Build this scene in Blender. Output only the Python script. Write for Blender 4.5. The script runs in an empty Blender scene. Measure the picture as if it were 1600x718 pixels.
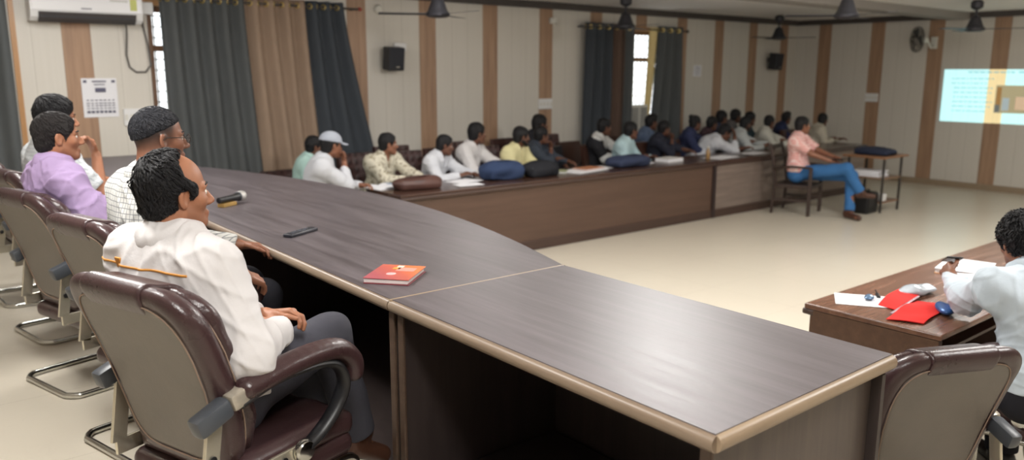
import bpy, bmesh, math, random
import numpy as np
from mathutils import Vector, Matrix
PI = math.pi
SC = bpy.context.scene
COL = SC.collection
rnd = random.Random(7)

# ------------------------------------------------------------------ colours and materials
def lin(c):
    out = []
    for v in c[:3]:
        v = v / 255.0
        out.append(v / 12.92 if v <= 0.04045 else ((v + 0.055) / 1.055) ** 2.4)
    return (out[0], out[1], out[2], 1.0)

def nodes_of(name):
    m = bpy.data.materials.new(name)
    m.use_nodes = True
    nt = m.node_tree
    return m, nt, nt.nodes['Principled BSDF']

def mixc(nt, fac, a, b):
    n = nt.nodes.new('ShaderNodeMix')
    n.data_type = 'RGBA'
    for key, v in ((0, fac), (6, a), (7, b)):
        if isinstance(v, (int, float, tuple)):
            n.inputs[key].default_value = v
        else:
            nt.links.new(v, n.inputs[key])
    return n.outputs[2]

def mth(nt, op, a, b=None, c=None):
    n = nt.nodes.new('ShaderNodeMath')
    n.operation = op
    for i, v in enumerate((a, b, c)):
        if v is None:
            continue
        if isinstance(v, (int, float)):
            n.inputs[i].default_value = v
        else:
            nt.links.new(v, n.inputs[i])
    return n.outputs[0]

def coords(nt, scale=(1, 1, 1), world=False, rot=(0, 0, 0)):
    if world:
        src = nt.nodes.new('ShaderNodeNewGeometry').outputs['Position']
    else:
        src = nt.nodes.new('ShaderNodeTexCoord').outputs['Object']
    mp = nt.nodes.new('ShaderNodeMapping')
    mp.inputs['Scale'].default_value = scale
    mp.inputs['Rotation'].default_value = rot
    nt.links.new(src, mp.inputs['Vector'])
    return mp.outputs['Vector']

def noise(nt, vec, scale, detail=3.0, rough=0.55):
    n = nt.nodes.new('ShaderNodeTexNoise')
    n.inputs['Scale'].default_value = scale
    n.inputs['Detail'].default_value = detail
    n.inputs['Roughness'].default_value = rough
    nt.links.new(vec, n.inputs['Vector'])
    return n.outputs['Fac']

def ramp(nt, fac, stops):
    r = nt.nodes.new('ShaderNodeValToRGB')
    el = r.color_ramp.elements
    while len(el) < len(stops):
        el.new(0.5)
    for e, (p, c) in zip(el, stops):
        e.position = p
        e.color = c
    nt.links.new(fac, r.inputs['Fac'])
    return r.outputs['Color']

def bump(nt, bs, h, strength, dist=0.01):
    b = nt.nodes.new('ShaderNodeBump')
    b.inputs['Strength'].default_value = strength
    b.inputs['Distance'].default_value = dist
    nt.links.new(h, b.inputs['Height'])
    nt.links.new(b.outputs['Normal'], bs.inputs['Normal'])

def plain(name, c, rough=0.6, metal=0.0, var=0.12, vscale=9.0, bstr=0.0, bscale=120.0, spec=0.5, sheen=0.0):
    m, nt, bs = nodes_of(name)
    base = lin(c)
    v = coords(nt)
    f = noise(nt, v, vscale, 4.0)
    dark = tuple(x * (1 - var) for x in base[:3]) + (1,)
    lite = tuple(min(1, x * (1 + var)) for x in base[:3]) + (1,)
    nt.links.new(mixc(nt, f, dark, lite), bs.inputs['Base Color'])
    bs.inputs['Roughness'].default_value = rough
    bs.inputs['Metallic'].default_value = metal
    bs.inputs['Specular IOR Level'].default_value = spec
    if sheen:
        bs.inputs['Sheen Weight'].default_value = sheen
    if bstr:
        bump(nt, bs, noise(nt, v, bscale, 3.0), bstr, 0.002)
    return m

def wood(name, c1, c2, axis=0, rough=0.4, scale=1.0, world=False, spec=0.5, c3=None):
    m, nt, bs = nodes_of(name)
    sc = [14.0 * scale] * 3
    sc[axis] = 0.9 * scale
    v = coords(nt, tuple(sc), world)
    f = noise(nt, v, 1.6, 6.0, 0.62)
    sc2 = [60.0 * scale] * 3
    sc2[axis] = 1.6 * scale
    f2 = noise(nt, coords(nt, tuple(sc2), world), 1.5, 3.0, 0.6)
    col = ramp(nt, f, [(0.3, lin(c1)), (0.72, lin(c2))])
    col = mixc(nt, mth(nt, 'MULTIPLY', f2, 0.35), col, lin(c3 or c1))
    nt.links.new(col, bs.inputs['Base Color'])
    nt.links.new(mth(nt, 'MULTIPLY_ADD', f, 0.16, rough - 0.08), bs.inputs['Roughness'])
    bs.inputs['Specular IOR Level'].default_value = spec
    bump(nt, bs, f2, 0.12, 0.002)
    return m

def leather(name, c, rough=0.32):
    m, nt, bs = nodes_of(name)
    v = coords(nt)
    f = noise(nt, v, 5.0, 4.0)
    b = lin(c)
    nt.links.new(mixc(nt, f, tuple(x * 0.75 for x in b[:3]) + (1,), tuple(x * 1.25 for x in b[:3]) + (1,)), bs.inputs['Base Color'])
    nt.links.new(mth(nt, 'MULTIPLY_ADD', f, 0.2, rough - 0.1), bs.inputs['Roughness'])
    vo = nt.nodes.new('ShaderNodeTexVoronoi')
    vo.inputs['Scale'].default_value = 260.0
    nt.links.new(v, vo.inputs['Vector'])
    h = mth(nt, 'ADD', mth(nt, 'MULTIPLY', vo.outputs['Distance'], 0.4), mth(nt, 'MULTIPLY', noise(nt, v, 22.0, 4.0), 1.4))
    bump(nt, bs, h, 0.22, 0.004)
    return m

def emis(name, c, strength):
    m, nt, bs = nodes_of(name)
    bs.inputs['Base Color'].default_value = lin(c)
    bs.inputs['Emission Color'].default_value = lin(c)
    bs.inputs['Emission Strength'].default_value = strength
    return m

def cloth(name, c, var=0.08, weave=900.0, rough=0.85, bstr=0.25):
    m, nt, bs = nodes_of(name)
    b = lin(c)
    v = coords(nt)
    f = noise(nt, v, 7.0, 4.0)
    nt.links.new(mixc(nt, f, tuple(x * (1 - var) for x in b[:3]) + (1,), tuple(min(1, x * (1 + var)) for x in b[:3]) + (1,)), bs.inputs['Base Color'])
    bs.inputs['Roughness'].default_value = rough
    bs.inputs['Specular IOR Level'].default_value = 0.25
    h = mth(nt, 'ADD', mth(nt, 'MULTIPLY', noise(nt, v, 45.0, 3.0), 0.7), mth(nt, 'MULTIPLY', noise(nt, v, 12.0, 2.0), 2.0))
    bump(nt, bs, h, bstr, 0.006)
    return m

def checked(name, base, line, pitch=0.016, width=0.14, both=True, rot=(0, 0, 0)):
    m, nt, bs = nodes_of(name)
    v = coords(nt, (1 / pitch, 1 / pitch, 1 / pitch), rot=rot)
    sx = nt.nodes.new('ShaderNodeSeparateXYZ')
    nt.links.new(v, sx.inputs[0])
    def ln(o, w):
        fr = mth(nt, 'FRACT', o)
        return mth(nt, 'LESS_THAN', fr, w)
    a = ln(sx.outputs['Y'], width)
    if both:
        a = mth(nt, 'MAXIMUM', a, ln(sx.outputs['Z'], width))
    col = mixc(nt, mth(nt, 'MULTIPLY', a, 0.75), lin(base), lin(line))
    nt.links.new(col, bs.inputs['Base Color'])
    bs.inputs['Roughness'].default_value = 0.85
    bs.inputs['Specular IOR Level'].default_value = 0.2
    bump(nt, bs, noise(nt, coords(nt), 14.0, 3.0), 0.3, 0.008)
    return m

def printed(name, base, spots, scale=28.0, thr=0.58):
    m, nt, bs = nodes_of(name)
    v = coords(nt)
    f = noise(nt, v, scale, 2.0)
    col = ramp(nt, f, [(thr - 0.03, lin(base)), (thr + 0.03, lin(spots))])
    nt.links.new(col, bs.inputs['Base Color'])
    bs.inputs['Roughness'].default_value = 0.85
    bump(nt, bs, noise(nt, v, 14.0, 3.0), 0.3, 0.008)
    return m

def skin(name, c, lip, beard=None):
    """skin tinted by a per-vertex mask: r = lips, g = stubble"""
    m, nt, bs = nodes_of(name)
    b = lin(c)
    v = coords(nt)
    f = noise(nt, v, 18.0, 4.0)
    col = mixc(nt, f, tuple(x * 0.85 for x in b[:3]) + (1,), tuple(min(1, x * 1.12) for x in b[:3]) + (1,))
    at = nt.nodes.new('ShaderNodeAttribute')
    at.attribute_name = 'tint'
    sp = nt.nodes.new('ShaderNodeSeparateColor')
    nt.links.new(at.outputs['Color'], sp.inputs[0])
    col = mixc(nt, mth(nt, 'MULTIPLY', sp.outputs[0], 0.6), col, lin(lip))
    col = mixc(nt, mth(nt, 'MULTIPLY', sp.outputs[1], 0.5), col, lin(beard or (45, 36, 34)))
    nt.links.new(col, bs.inputs['Base Color'])
    bs.inputs['Roughness'].default_value = 0.48
    bs.inputs['Subsurface Weight'].default_value = 0.08
    bs.inputs['Subsurface Radius'].default_value = (0.012, 0.005, 0.003)
    bs.inputs['Subsurface Scale'].default_value = 0.5
    bump(nt, bs, noise(nt, v, 320.0, 2.0), 0.06, 0.001)
    return m

def hairmat(name, c, rough=0.42):
    m, nt, bs = nodes_of(name)
    b = lin(c)
    v = coords(nt, (1, 1, 0.3), rot=(0.3, 0.2, 0.5))
    f = noise(nt, v, 260.0, 4.0, 0.7)
    nt.links.new(mixc(nt, f, tuple(x * 0.5 for x in b[:3]) + (1,), tuple(x * 1.8 for x in b[:3]) + (1,)), bs.inputs['Base Color'])
    bs.inputs['Roughness'].default_value = rough
    bs.inputs['Specular IOR Level'].default_value = 0.35
    bump(nt, bs, f, 0.9, 0.006)
    return m

# ------------------------------------------------------------------ mesh helpers
class MB:
    """collects shapes; build() links them as ONE mesh object"""
    def __init__(self):
        self.bm = bmesh.new()
    def _xf(self, verts, M):
        bmesh.ops.transform(self.bm, matrix=M, verts=verts)
    def box(self, c, s, rz=0.0, bevel=0.0, rot=None, seg=2):
        r = bmesh.ops.create_cube(self.bm, size=1.0)
        vs = r['verts']
        M = Matrix.Translation(c) @ (rot.to_4x4() if rot is not None else Matrix.Rotation(rz, 4, 'Z')) @ Matrix.Diagonal((s[0], s[1], s[2], 1))
        self._xf(vs, M)
        if bevel > 0:
            es = list({e for v in vs for e in v.link_edges})
            bmesh.ops.bevel(self.bm, geom=es, offset=bevel, segments=seg, affect='EDGES', profile=0.5)
        return self
    def tube(self, pts, r, n=10, closed=False, caps=True, flat=None):
        pts = [Vector(p) for p in pts]
        N = len(pts)
        rs = r if isinstance(r, (list, tuple)) else [r] * N
        rings = []
        up = None
        for i, p in enumerate(pts):
            a = pts[(i - 1) % N] if (closed or i > 0) else p
            b = pts[(i + 1) % N] if (closed or i < N - 1) else p
            t = (b - a)
            if t.length < 1e-9:
                t = Vector((0, 0, 1))
            t.normalize()
            if up is None:
                up = Vector((0, 0, 1)) if abs(t.z) < 0.9 else Vector((1, 0, 0))
            u = (up - t * up.dot(t))
            if u.length < 1e-6:
                u = t.orthogonal()
            u.normalize()
            up = u
            w = t.cross(u)
            fx, fy = (1, 1) if flat is None else flat
            rings.append([self.bm.verts.new(p + (u * math.cos(2 * PI * k / n) * fx + w * math.sin(2 * PI * k / n) * fy) * rs[i]) for k in range(n)])
        M = N if closed else N - 1
        for i in range(M):
            A, B = rings[i], rings[(i + 1) % N]
            for k in range(n):
                self.bm.faces.new((A[k], A[(k + 1) % n], B[(k + 1) % n], B[k]))
        if caps and not closed:
            self.bm.faces.new(rings[0][::-1])
            self.bm.faces.new(rings[-1])
        return self
    def lathe(self, prof, c=(0, 0, 0), n=24, M=None):
        c = Vector(c)
        M = M or Matrix.Identity(3)
        rings = []
        for r, z in prof:
            rings.append([self.bm.verts.new(c + M @ Vector((max(r, 1e-4) * math.cos(2 * PI * k / n), max(r, 1e-4) * math.sin(2 * PI * k / n), z))) for k in range(n)])
        for A, B in zip(rings, rings[1:]):
            for k in range(n):
                self.bm.faces.new((A[k], A[(k + 1) % n], B[(k + 1) % n], B[k]))
        self.bm.faces.new(rings[0][::-1])
        self.bm.faces.new(rings[-1])
        return self
    def prism(self, poly, z0, z1, M=None):
        M = M or Matrix.Identity(4)
        a = [self.bm.verts.new(M @ Vector((x, y, z0))) for x, y in poly]
        b = [self.bm.verts.new(M @ Vector((x, y, z1))) for x, y in poly]
        n = len(poly)
        self.bm.faces.new(a[::-1])
        self.bm.faces.new(b)
        for i in range(n):
            self.bm.faces.new((a[i], a[(i + 1) % n], b[(i + 1) % n], b[i]))
        return self
    def grid(self, fn, nu, nv, thick=0.0):
        """sheet of fn(u,v); with thick a closed slab"""
        def lay(off):
            return [[self.bm.verts.new(Vector(fn(i / nu, j / nv)) + off) for j in range(nv + 1)] for i in range(nu + 1)]
        A = lay(Vector((0, 0, 0)))
        for i in range(nu):
            for j in range(nv):
                self.bm.faces.new((A[i][j], A[i + 1][j], A[i + 1][j + 1], A[i][j + 1]))
        if thick:
            B = lay(Vector(thick))
            for i in range(nu):
                for j in range(nv):
                    self.bm.faces.new((B[i][j], B[i][j + 1], B[i + 1][j + 1], B[i + 1][j]))
            for i in range(nu):
                self.bm.faces.new((A[i][0], B[i][0], B[i + 1][0], A[i + 1][0]))
                self.bm.faces.new((A[i][nv], A[i + 1][nv], B[i + 1][nv], B[i][nv]))
            for j in range(nv):
                self.bm.faces.new((A[0][j], A[0][j + 1], B[0][j + 1], B[0][j]))
                self.bm.faces.new((A[nu][j], B[nu][j], B[nu][j + 1], A[nu][j + 1]))
        return self
    def build(self, name, mat, parent=None, smooth=False, loc=None, ang=40):
        bmesh.ops.recalc_face_normals(self.bm, faces=self.bm.faces)
        me = bpy.data.meshes.new(name)
        self.bm.to_mesh(me)
        self.bm.free()
        if smooth:
            for p in me.polygons:
                p.use_smooth = True
            try:
                me.set_sharp_from_angle(angle=math.radians(ang))
            except Exception:
                pass
        return link(name, me, mat, parent, loc)

def link(name, me, mat, parent=None, loc=None):
    if mat is not None and not me.materials:
        me.materials.append(mat)
    o = bpy.data.objects.new(name, me)
    COL.objects.link(o)
    if parent is not None:
        o.parent = parent
    if loc is not None:
        o.location = loc
    return o

def thing(name, label, cat, loc=(0, 0, 0), rz=0.0, group=None):
    o = bpy.data.objects.new(name, None)
    o.empty_display_size = 0.05
    COL.objects.link(o)
    o.location = loc
    o.rotation_euler = (0, 0, rz)
    return tag(o, label, cat, group)

def tag(o, label, cat, group=None):
    o['label'] = label
    o['category'] = cat
    if group:
        o['group'] = group
    return o

def struct(o):
    o['kind'] = 'structure'
    return o

def copy_tree(o, loc, rz, label, group=None):
    c = o.copy()
    COL.objects.link(c)
    c.location = loc
    c.rotation_euler = (0, 0, rz)
    c['label'] = label
    if group:
        c['group'] = group
    for ch in list(o.children):
        d = ch.copy()
        COL.objects.link(d)
        d.parent = c
        for g in list(ch.children):
            e = g.copy()
            COL.objects.link(e)
            e.parent = d
    return c

# ------------------------------------------------------------------ distance-field modelling
F32 = np.float32
def smin(a, b, k):
    h = np.clip(0.5 + 0.5 * (b - a) / k, 0, 1)
    return b + (a - b) * h - k * h * (1 - h)
def smax(a, b, k):
    return -smin(-a, -b, k)
def V(*a):
    return np.array(a, float)
def rc(a, b, ra, rb=None):
    a = np.asarray(a, float); b = np.asarray(b, float)
    rb = ra if rb is None else rb
    ba = (b - a); L2 = max(float(ba @ ba), 1e-9)
    A = a.astype(F32); BA = ba.astype(F32)
    def f(p):
        q = p - A
        t = np.clip((q @ BA) / F32(L2), 0, 1)
        q = q - t[:, None] * BA
        return np.sqrt(np.einsum('ij,ij->i', q, q)) - F32(ra) - F32(rb - ra) * t
    return f
def el(c, r, R=None):
    c = np.asarray(c, float).astype(F32); r = np.asarray(r, float).astype(F32)
    Rm = None if R is None else np.asarray(R, float).astype(F32)
    def f(p):
        q = p - c
        if Rm is not None:
            q = q @ Rm
        a = q / r
        k0 = np.sqrt(np.einsum('ij,ij->i', a, a)) + F32(1e-6)
        b = a / r
        k1 = np.sqrt(np.einsum('ij,ij->i', b, b)) + F32(1e-6)
        return k0 * (k0 - 1) / k1
    return f
def rbox(c, h, rad, R=None):
    c = np.asarray(c, float).astype(F32); h = (np.asarray(h, float) - rad).astype(F32)
    Rm = None if R is None else np.asarray(R, float).astype(F32)
    def f(p):
        q = p - c
        if Rm is not None:
            q = q @ Rm
        q = np.abs(q) - h
        o = np.maximum(q, 0)
        return np.sqrt(np.einsum('ij,ij->i', o, o)) + np.minimum(q.max(1), 0) - F32(rad)
    return f
def union(fs, k):
    def f(p):
        d = fs[0](p)
        for g in fs[1:]:
            d = smin(d, g(p), k)
        return d
    return f

def sdf_arrays(f, lo, hi, h):
    lo = np.asarray(lo, float); hi = np.asarray(hi, float)
    B = 8
    nb = np.ceil((hi - lo) / (h * B)).astype(int)
    n = nb * B
    g = np.stack(np.meshgrid(*[np.arange(k) for k in nb], indexing='ij'), -1).reshape(-1, 3)
    cen = lo + (g * B + (B - 1) / 2) * h
    d = f(cen.astype(F32))
    vol = np.repeat(np.repeat(np.repeat(np.sign(d).reshape(nb), B, 0), B, 1), B, 2).astype(F32)
    act = g[np.abs(d) < h * B * 1.15 + 0.012]
    loc = np.stack(np.meshgrid(*[np.arange(B)] * 3, indexing='ij'), -1).reshape(-1, 3)
    CH = 400
    for s in range(0, len(act), CH):
        ix = (act[s:s + CH, None, :] * B + loc[None]).reshape(-1, 3)
        vol[ix[:, 0], ix[:, 1], ix[:, 2]] = f((lo + ix * h).astype(F32))
    vol[0] = 1; vol[-1] = 1; vol[:, 0] = 1; vol[:, -1] = 1; vol[:, :, 0] = 1; vol[:, :, -1] = 1
    neg = vol < 0
    cnt = np.zeros(tuple(n - 1), np.int8)
    for a in (0, 1):
        for b in (0, 1):
            for c in (0, 1):
                cnt += neg[a:n[0] - 1 + a, b:n[1] - 1 + b, c:n[2] - 1 + c]
    cell = np.argwhere((cnt > 0) & (cnt < 8))
    idx = np.full(tuple(n - 1), -1, np.int32)
    idx[cell[:, 0], cell[:, 1], cell[:, 2]] = np.arange(len(cell))
    pos = np.zeros((len(cell), 3)); num = np.zeros(len(cell))
    for ax in range(3):
        o1, o2 = [k for k in range(3) if k != ax]
        for u in (0, 1):
            for v in (0, 1):
                c0 = cell.copy(); c0[:, o1] += u; c0[:, o2] += v
                c1 = c0.copy(); c1[:, ax] += 1
                v0 = vol[c0[:, 0], c0[:, 1], c0[:, 2]]; v1 = vol[c1[:, 0], c1[:, 1], c1[:, 2]]
                m = (v0 < 0) != (v1 < 0)
                t = np.where(m, v0 / np.where(m, v0 - v1, 1), 0)
                P = c0.astype(float); P[:, ax] += t
                pos[m] += P[m]; num[m] += 1
    pos = lo + pos / num[:, None] * h
    faces = []
    for ax in range(3):
        o1, o2 = (ax + 1) % 3, (ax + 2) % 3
        sl0 = [slice(None)] * 3; sl1 = [slice(None)] * 3
        sl0[ax] = slice(0, -1); sl1[ax] = slice(1, None)
        ch = neg[tuple(sl0)] != neg[tuple(sl1)]
        e = np.argwhere(ch)
        e = e[(e[:, o1] > 0) & (e[:, o2] > 0) & (e[:, o1] < n[o1] - 1) & (e[:, o2] < n[o2] - 1)]
        s = neg[e[:, 0], e[:, 1], e[:, 2]]
        def at_(d1, d2):
            q = e.copy(); q[:, o1] += d1; q[:, o2] += d2
            return idx[q[:, 0], q[:, 1], q[:, 2]]
        Q = np.stack([at_(-1, -1), at_(0, -1), at_(0, 0), at_(-1, 0)], 1)
        Q[~s] = Q[~s][:, ::-1]
        faces.append(Q)
    faces = np.concatenate(faces)
    faces = faces[(faces >= 0).all(1)]
    return pos, faces

def keep_largest(pos, faces):
    par = np.arange(len(pos))
    e = np.concatenate([faces[:, [0, 1]], faces[:, [1, 2]], faces[:, [2, 3]]])
    while True:
        a = par[e[:, 0]]; b = par[e[:, 1]]
        lo = np.minimum(a, b)
        old = par.copy()
        np.minimum.at(par, e[:, 0], lo); np.minimum.at(par, e[:, 1], lo)
        par = par[par]
        if (par == old).all():
            break
    ids, c = np.unique(par, return_counts=True)
    keep = par == ids[c.argmax()]
    new = np.cumsum(keep) - 1
    faces = new[faces[keep[faces[:, 0]]]]
    return pos[keep], faces

def sdf_mesh(name, f, lo, hi, h, largest=False, more=None):
    pos, faces = sdf_arrays(f, lo, hi, h)
    if largest:
        pos, faces = keep_largest(pos, faces)
    if more is not None:
        p2, f2 = more(pos, faces)
        faces = np.concatenate([faces, f2 + len(pos)]); pos = np.concatenate([pos, p2])
    me = bpy.data.meshes.new(name)
    me.vertices.add(len(pos)); me.vertices.foreach_set('co', pos.astype(F32).ravel())
    me.loops.add(faces.size); me.loops.foreach_set('vertex_index', faces.astype(np.int32).ravel())
    me.polygons.add(len(faces))
    me.polygons.foreach_set('loop_start', np.arange(0, faces.size, 4, dtype=np.int32))
    me.polygons.foreach_set('use_smooth', np.ones(len(faces), bool))
    me.update(calc_edges=True)
    me.validate()
    return me

def creases(seed, amp, freq, n=5, sharp=0.4):
    """thin cloth creases that fade in and out"""
    r = np.random.RandomState(seed)
    K = (r.randn(n, 3) * freq).astype(F32); W = (r.randn(n, 3) * freq * 0.5).astype(F32); E = (r.randn(n, 3) * freq * 0.45).astype(F32); ph = (r.rand(n, 3) * 6.3).astype(F32)
    def g(p):
        s = np.zeros(len(p), F32)
        for i in range(n):
            a = np.sin(p @ K[i] + ph[i, 0] + 2.2 * np.sin(p @ W[i] + ph[i, 1]))
            m = np.clip(0.5 + 0.9 * np.sin(p @ E[i] + ph[i, 2]), 0, 1)
            s -= np.exp(-(a / F32(sharp)) ** 2) * m
        return (s + F32(0.3 * n * sharp)) * F32(amp)
    return g

def grad(f, p, e=0.002):
    g = np.stack([f((p + d).astype(F32)) - f((p - d).astype(F32)) for d in np.eye(3) * e], 1).astype(float)
    return g / np.maximum(np.linalg.norm(g, axis=1, keepdims=True), 1e-9)
def hair_locks(f, hc, R, hs, n, length, rad, lift, seed, jitter=0.5):
    """tapered locks combed over the hair surface, away from the whorl at the crown"""
    def more(pos, faces):
        r = np.random.RandomState(seed)
        p = pos[r.randint(0, len(pos), n)].astype(float)
        nrm = grad(f, p)
        p = p - nrm * rad * 0.6
        wh = hc + R @ (V(-0.075, 0.01, 0.095) * hs)
        fwd = R[:, 0] * 0.35 - R[:, 2] * 0.45
        d0 = p - wh
        d0 /= np.maximum(np.linalg.norm(d0, axis=1, keepdims=True), 1e-6)
        d0 = d0 + fwd * 0.5 + r.randn(n, 3) * jitter * 0.5
        L = length * (0.6 + 0.8 * r.rand(n))
        K = 7
        P, F = [], []
        side_w = r.randn(n) * 0.5 * jitter
        rings = []
        for k in range(K):
            nrm = grad(f, p)
            t = d0 - nrm * np.sum(d0 * nrm, 1, keepdims=True)
            t /= np.maximum(np.linalg.norm(t, axis=1, keepdims=True), 1e-6)
            b = np.cross(nrm, t)
            u = k / (K - 1)
            w = rad * (0.55 + 0.9 * math.sin(PI * (0.15 + 0.75 * u))) * (1 - 0.75 * u ** 3)
            c = p + nrm * (lift * u * u + rad * 0.25)
            rings.append(np.stack([c + b * w * 1.5, c + nrm * w * 0.8, c - b * w * 1.5, c - nrm * w * 0.8], 1))
            t = t + b * side_w[:, None] * 0.35
            p = p + t * (L / (K - 1))[:, None]
            p = p - nrm * 0.0
            dd = f(p.astype(F32)).astype(float)
            p = p - grad(f, p) * np.clip(dd, -0.004, 0.004)[:, None]
            d0 = t
        V_ = np.stack(rings, 1).reshape(-1, 3)
        base = np.arange(n) * K * 4
        for k in range(K - 1):
            for j in range(4):
                a = base + k * 4 + j; b = base + k * 4 + (j + 1) % 4
                F.append(np.stack([a, b, b + 4, a + 4], 1))
        F.append(np.stack([base, base + 3, base + 2, base + 1], 1))
        e = base + (K - 1) * 4
        F.append(np.stack([e, e + 1, e + 2, e + 3], 1))
        return V_, np.concatenate(F)
    return more

def folds(seed, amp, freq, n=5):
    """cloth creases: warped sine ridges"""
    r = np.random.RandomState(seed)
    K = (r.randn(n, 3) * freq).astype(F32); W = (r.randn(n, 3) * freq * 0.35).astype(F32); ph = (r.rand(n, 2) * 6.3).astype(F32)
    def g(p):
        s = np.zeros(len(p), F32)
        for i in range(n):
            s += np.sin(p @ K[i] + ph[i, 0] + 1.8 * np.sin(p @ W[i] + ph[i, 1]))
        return s * F32(amp / math.sqrt(n))
    return g
# ------------------------------------------------------------------ room constants (metres; x to the screen wall, y to the window wall)
WX, WY, CZ = 14.387, 8.83, 2.87
DZ = 0.36                      # platform height under the head table
TT = DZ + 0.74                 # head table top
PITCH = 1.0127

def panel_wall(name, axis, phase):
    """pvc wall panels: three beige boards, one wood board"""
    m, nt, bs = nodes_of(name)
    geo = nt.nodes.new('ShaderNodeNewGeometry')
    sx = nt.nodes.new('ShaderNodeSeparateXYZ')
    nt.links.new(geo.outputs['Position'], sx.inputs[0])
    u = sx.outputs[axis]
    t = mth(nt, 'FRACT', mth(nt, 'DIVIDE', mth(nt, 'SUBTRACT', u, phase - 0.127 - 40 * PITCH), PITCH))
    isw = mth(nt, 'LESS_THAN', t, 0.2505)
    q = mth(nt, 'FRACT', mth(nt, 'MULTIPLY', t, 4.0))
    seam = mth(nt, 'LESS_THAN', mth(nt, 'MINIMUM', q, mth(nt, 'SUBTRACT', 1.0, q)), 0.012)
    sc = [16.0, 16.0, 0.8]
    f = noise(nt, coords(nt, tuple(sc), True), 1.4, 6.0, 0.62)
    f2 = noise(nt, coords(nt, (55, 55, 1.3), True), 1.4, 3.0)
    wd = ramp(nt, f, [(0.3, lin((146, 117, 96))), (0.52, lin((170, 138, 112))), (0.75, lin((184, 153, 126)))])
    wd = mixc(nt, mth(nt, 'MULTIPLY', f2, 0.3), wd, lin((134, 102, 78)))
    f3 = noise(nt, coords(nt, (30, 30, 0.6), True), 1.5, 2.0)
    bg = mixc(nt, f3, lin((205, 200, 190)), lin((212, 207, 198)))
    col = mixc(nt, isw, bg, wd)
    col = mixc(nt, mth(nt, 'MULTIPLY', seam, 0.28), col, lin((120, 112, 96)))
    nt.links.new(col, bs.inputs['Base Color'])
    bs.inputs['Roughness'].default_value = 0.42
    bump(nt, bs, mth(nt, 'SUBTRACT', 1.0, seam), 0.35, 0.003)
    return m

M = {}
M['wall_l'] = panel_wall('beige_and_wood_panels_side', 0, 4.8388)
M['wall_b'] = panel_wall('beige_and_wood_panels_end', 1, 8.2458)
M['ceil'] = plain('ceiling_white', (236, 233, 230), 0.8, var=0.03)
M['cove'] = plain('dark_cove', (74, 68, 66), 0.6)
M['frame'] = wood('window_brown', (104, 74, 52), (132, 96, 68), 2)
M['lightwood'] = wood('light_wood_trim', (178, 132, 86), (200, 156, 110), 2)
M['white'] = plain('white_plastic', (226, 226, 226), 0.35, var=0.02)
M['offwhite'] = plain('offwhite_plastic', (214, 212, 204), 0.4, var=0.03)
M['blackp'] = plain('black_plastic', (22, 22, 25), 0.4)
M['greyp'] = plain('dark_grey_plastic', (70, 74, 80), 0.38)
M['chrome'] = plain('chrome', (205, 205, 200), 0.16, metal=1.0, var=0.05)
M['steel'] = plain('painted_steel', (74, 70, 66), 0.4, metal=0.4)
M['gold'] = plain('gold_ring', (214, 190, 120), 0.3, metal=0.8)
M['charcoal'] = cloth('curtain_charcoal', (86, 89, 90), 0.06, bstr=0.1)
M['slate'] = cloth('curtain_slate', (66, 71, 77), 0.06, bstr=0.1)
M['tan'] = cloth('curtain_tan', (152, 131, 113), 0.05, bstr=0.1)
M['taupe'] = cloth('curtain_brown', (96, 78, 68), 0.05, bstr=0.1)
M['cream'] = cloth('curtain_cream', (226, 206, 150), 0.05, bstr=0.1)
M['paper'] = plain('paper', (232, 232, 236), 0.8, var=0.02)
M['ink'] = plain('printed_ink', (96, 96, 116), 0.8)
M['tablefar'] = plain('black', (18, 18, 20), 0.5)

# floor: large cream vitrified tiles with faint veins
def floor_mat():
    m, nt, bs = nodes_of('cream_tile_floor')
    geo = nt.nodes.new('ShaderNodeNewGeometry')
    sx = nt.nodes.new('ShaderNodeSeparateXYZ')
    nt.links.new(geo.outputs['Position'], sx.inputs[0])
    def jt(o):
        q = mth(nt, 'FRACT', mth(nt, 'DIVIDE', mth(nt, 'ADD', o, 30.13), 0.8))
        return mth(nt, 'LESS_THAN', mth(nt, 'MINIMUM', q, mth(nt, 'SUBTRACT', 1.0, q)), 0.003)
    j = mth(nt, 'MAXIMUM', jt(sx.outputs[0]), jt(sx.outputs[1]))
    v = coords(nt, (1, 1, 1), True)
    f = noise(nt, v, 1.3, 6.0, 0.6)
    vein = mth(nt, 'LESS_THAN', mth(nt, 'ABSOLUTE', mth(nt, 'SUBTRACT', noise(nt, v, 2.2, 5.0), 0.5)), 0.006)
    col = ramp(nt, f, [(0.3, lin((207, 198, 182))), (0.7, lin((209, 201, 185)))])
    col = mixc(nt, mth(nt, 'MULTIPLY', vein, 0.02), col, lin((150, 136, 116)))
    col = mixc(nt, mth(nt, 'MULTIPLY', j, 0.3), col, lin((140, 130, 112)))
    nt.links.new(col, bs.inputs['Base Color'])
    nt.links.new(mth(nt, 'MULTIPLY_ADD', f, 0.02, 0.28), bs.inputs['Roughness'])
    return m
M['floor'] = floor_mat()

struct(MB().box(((WX - 3.0) / 2, (WY - 3.0) / 2, -0.1), (WX + 3.4, WY + 3.4, 0.2)).build('floor', M['floor']))

# platform under the head table, its front following the bowed table
def bow(y):
    return 2.30 + 0.40 * max(0.0, 1 - ((y - 4.72) / 2.27) ** 2)
pl = [(-2.9, -2.9), (2.34, -2.9), (2.34, 2.45)] + [(bow(y) + 0.04, y) for y in np.linspace(2.5, 6.9, 24)] + [(2.34, 7.0), (2.34, WY), (-2.9, WY)]
struct(MB().prism(pl, 0.0, DZ).build('floor_platform', M['floor']))

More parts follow.
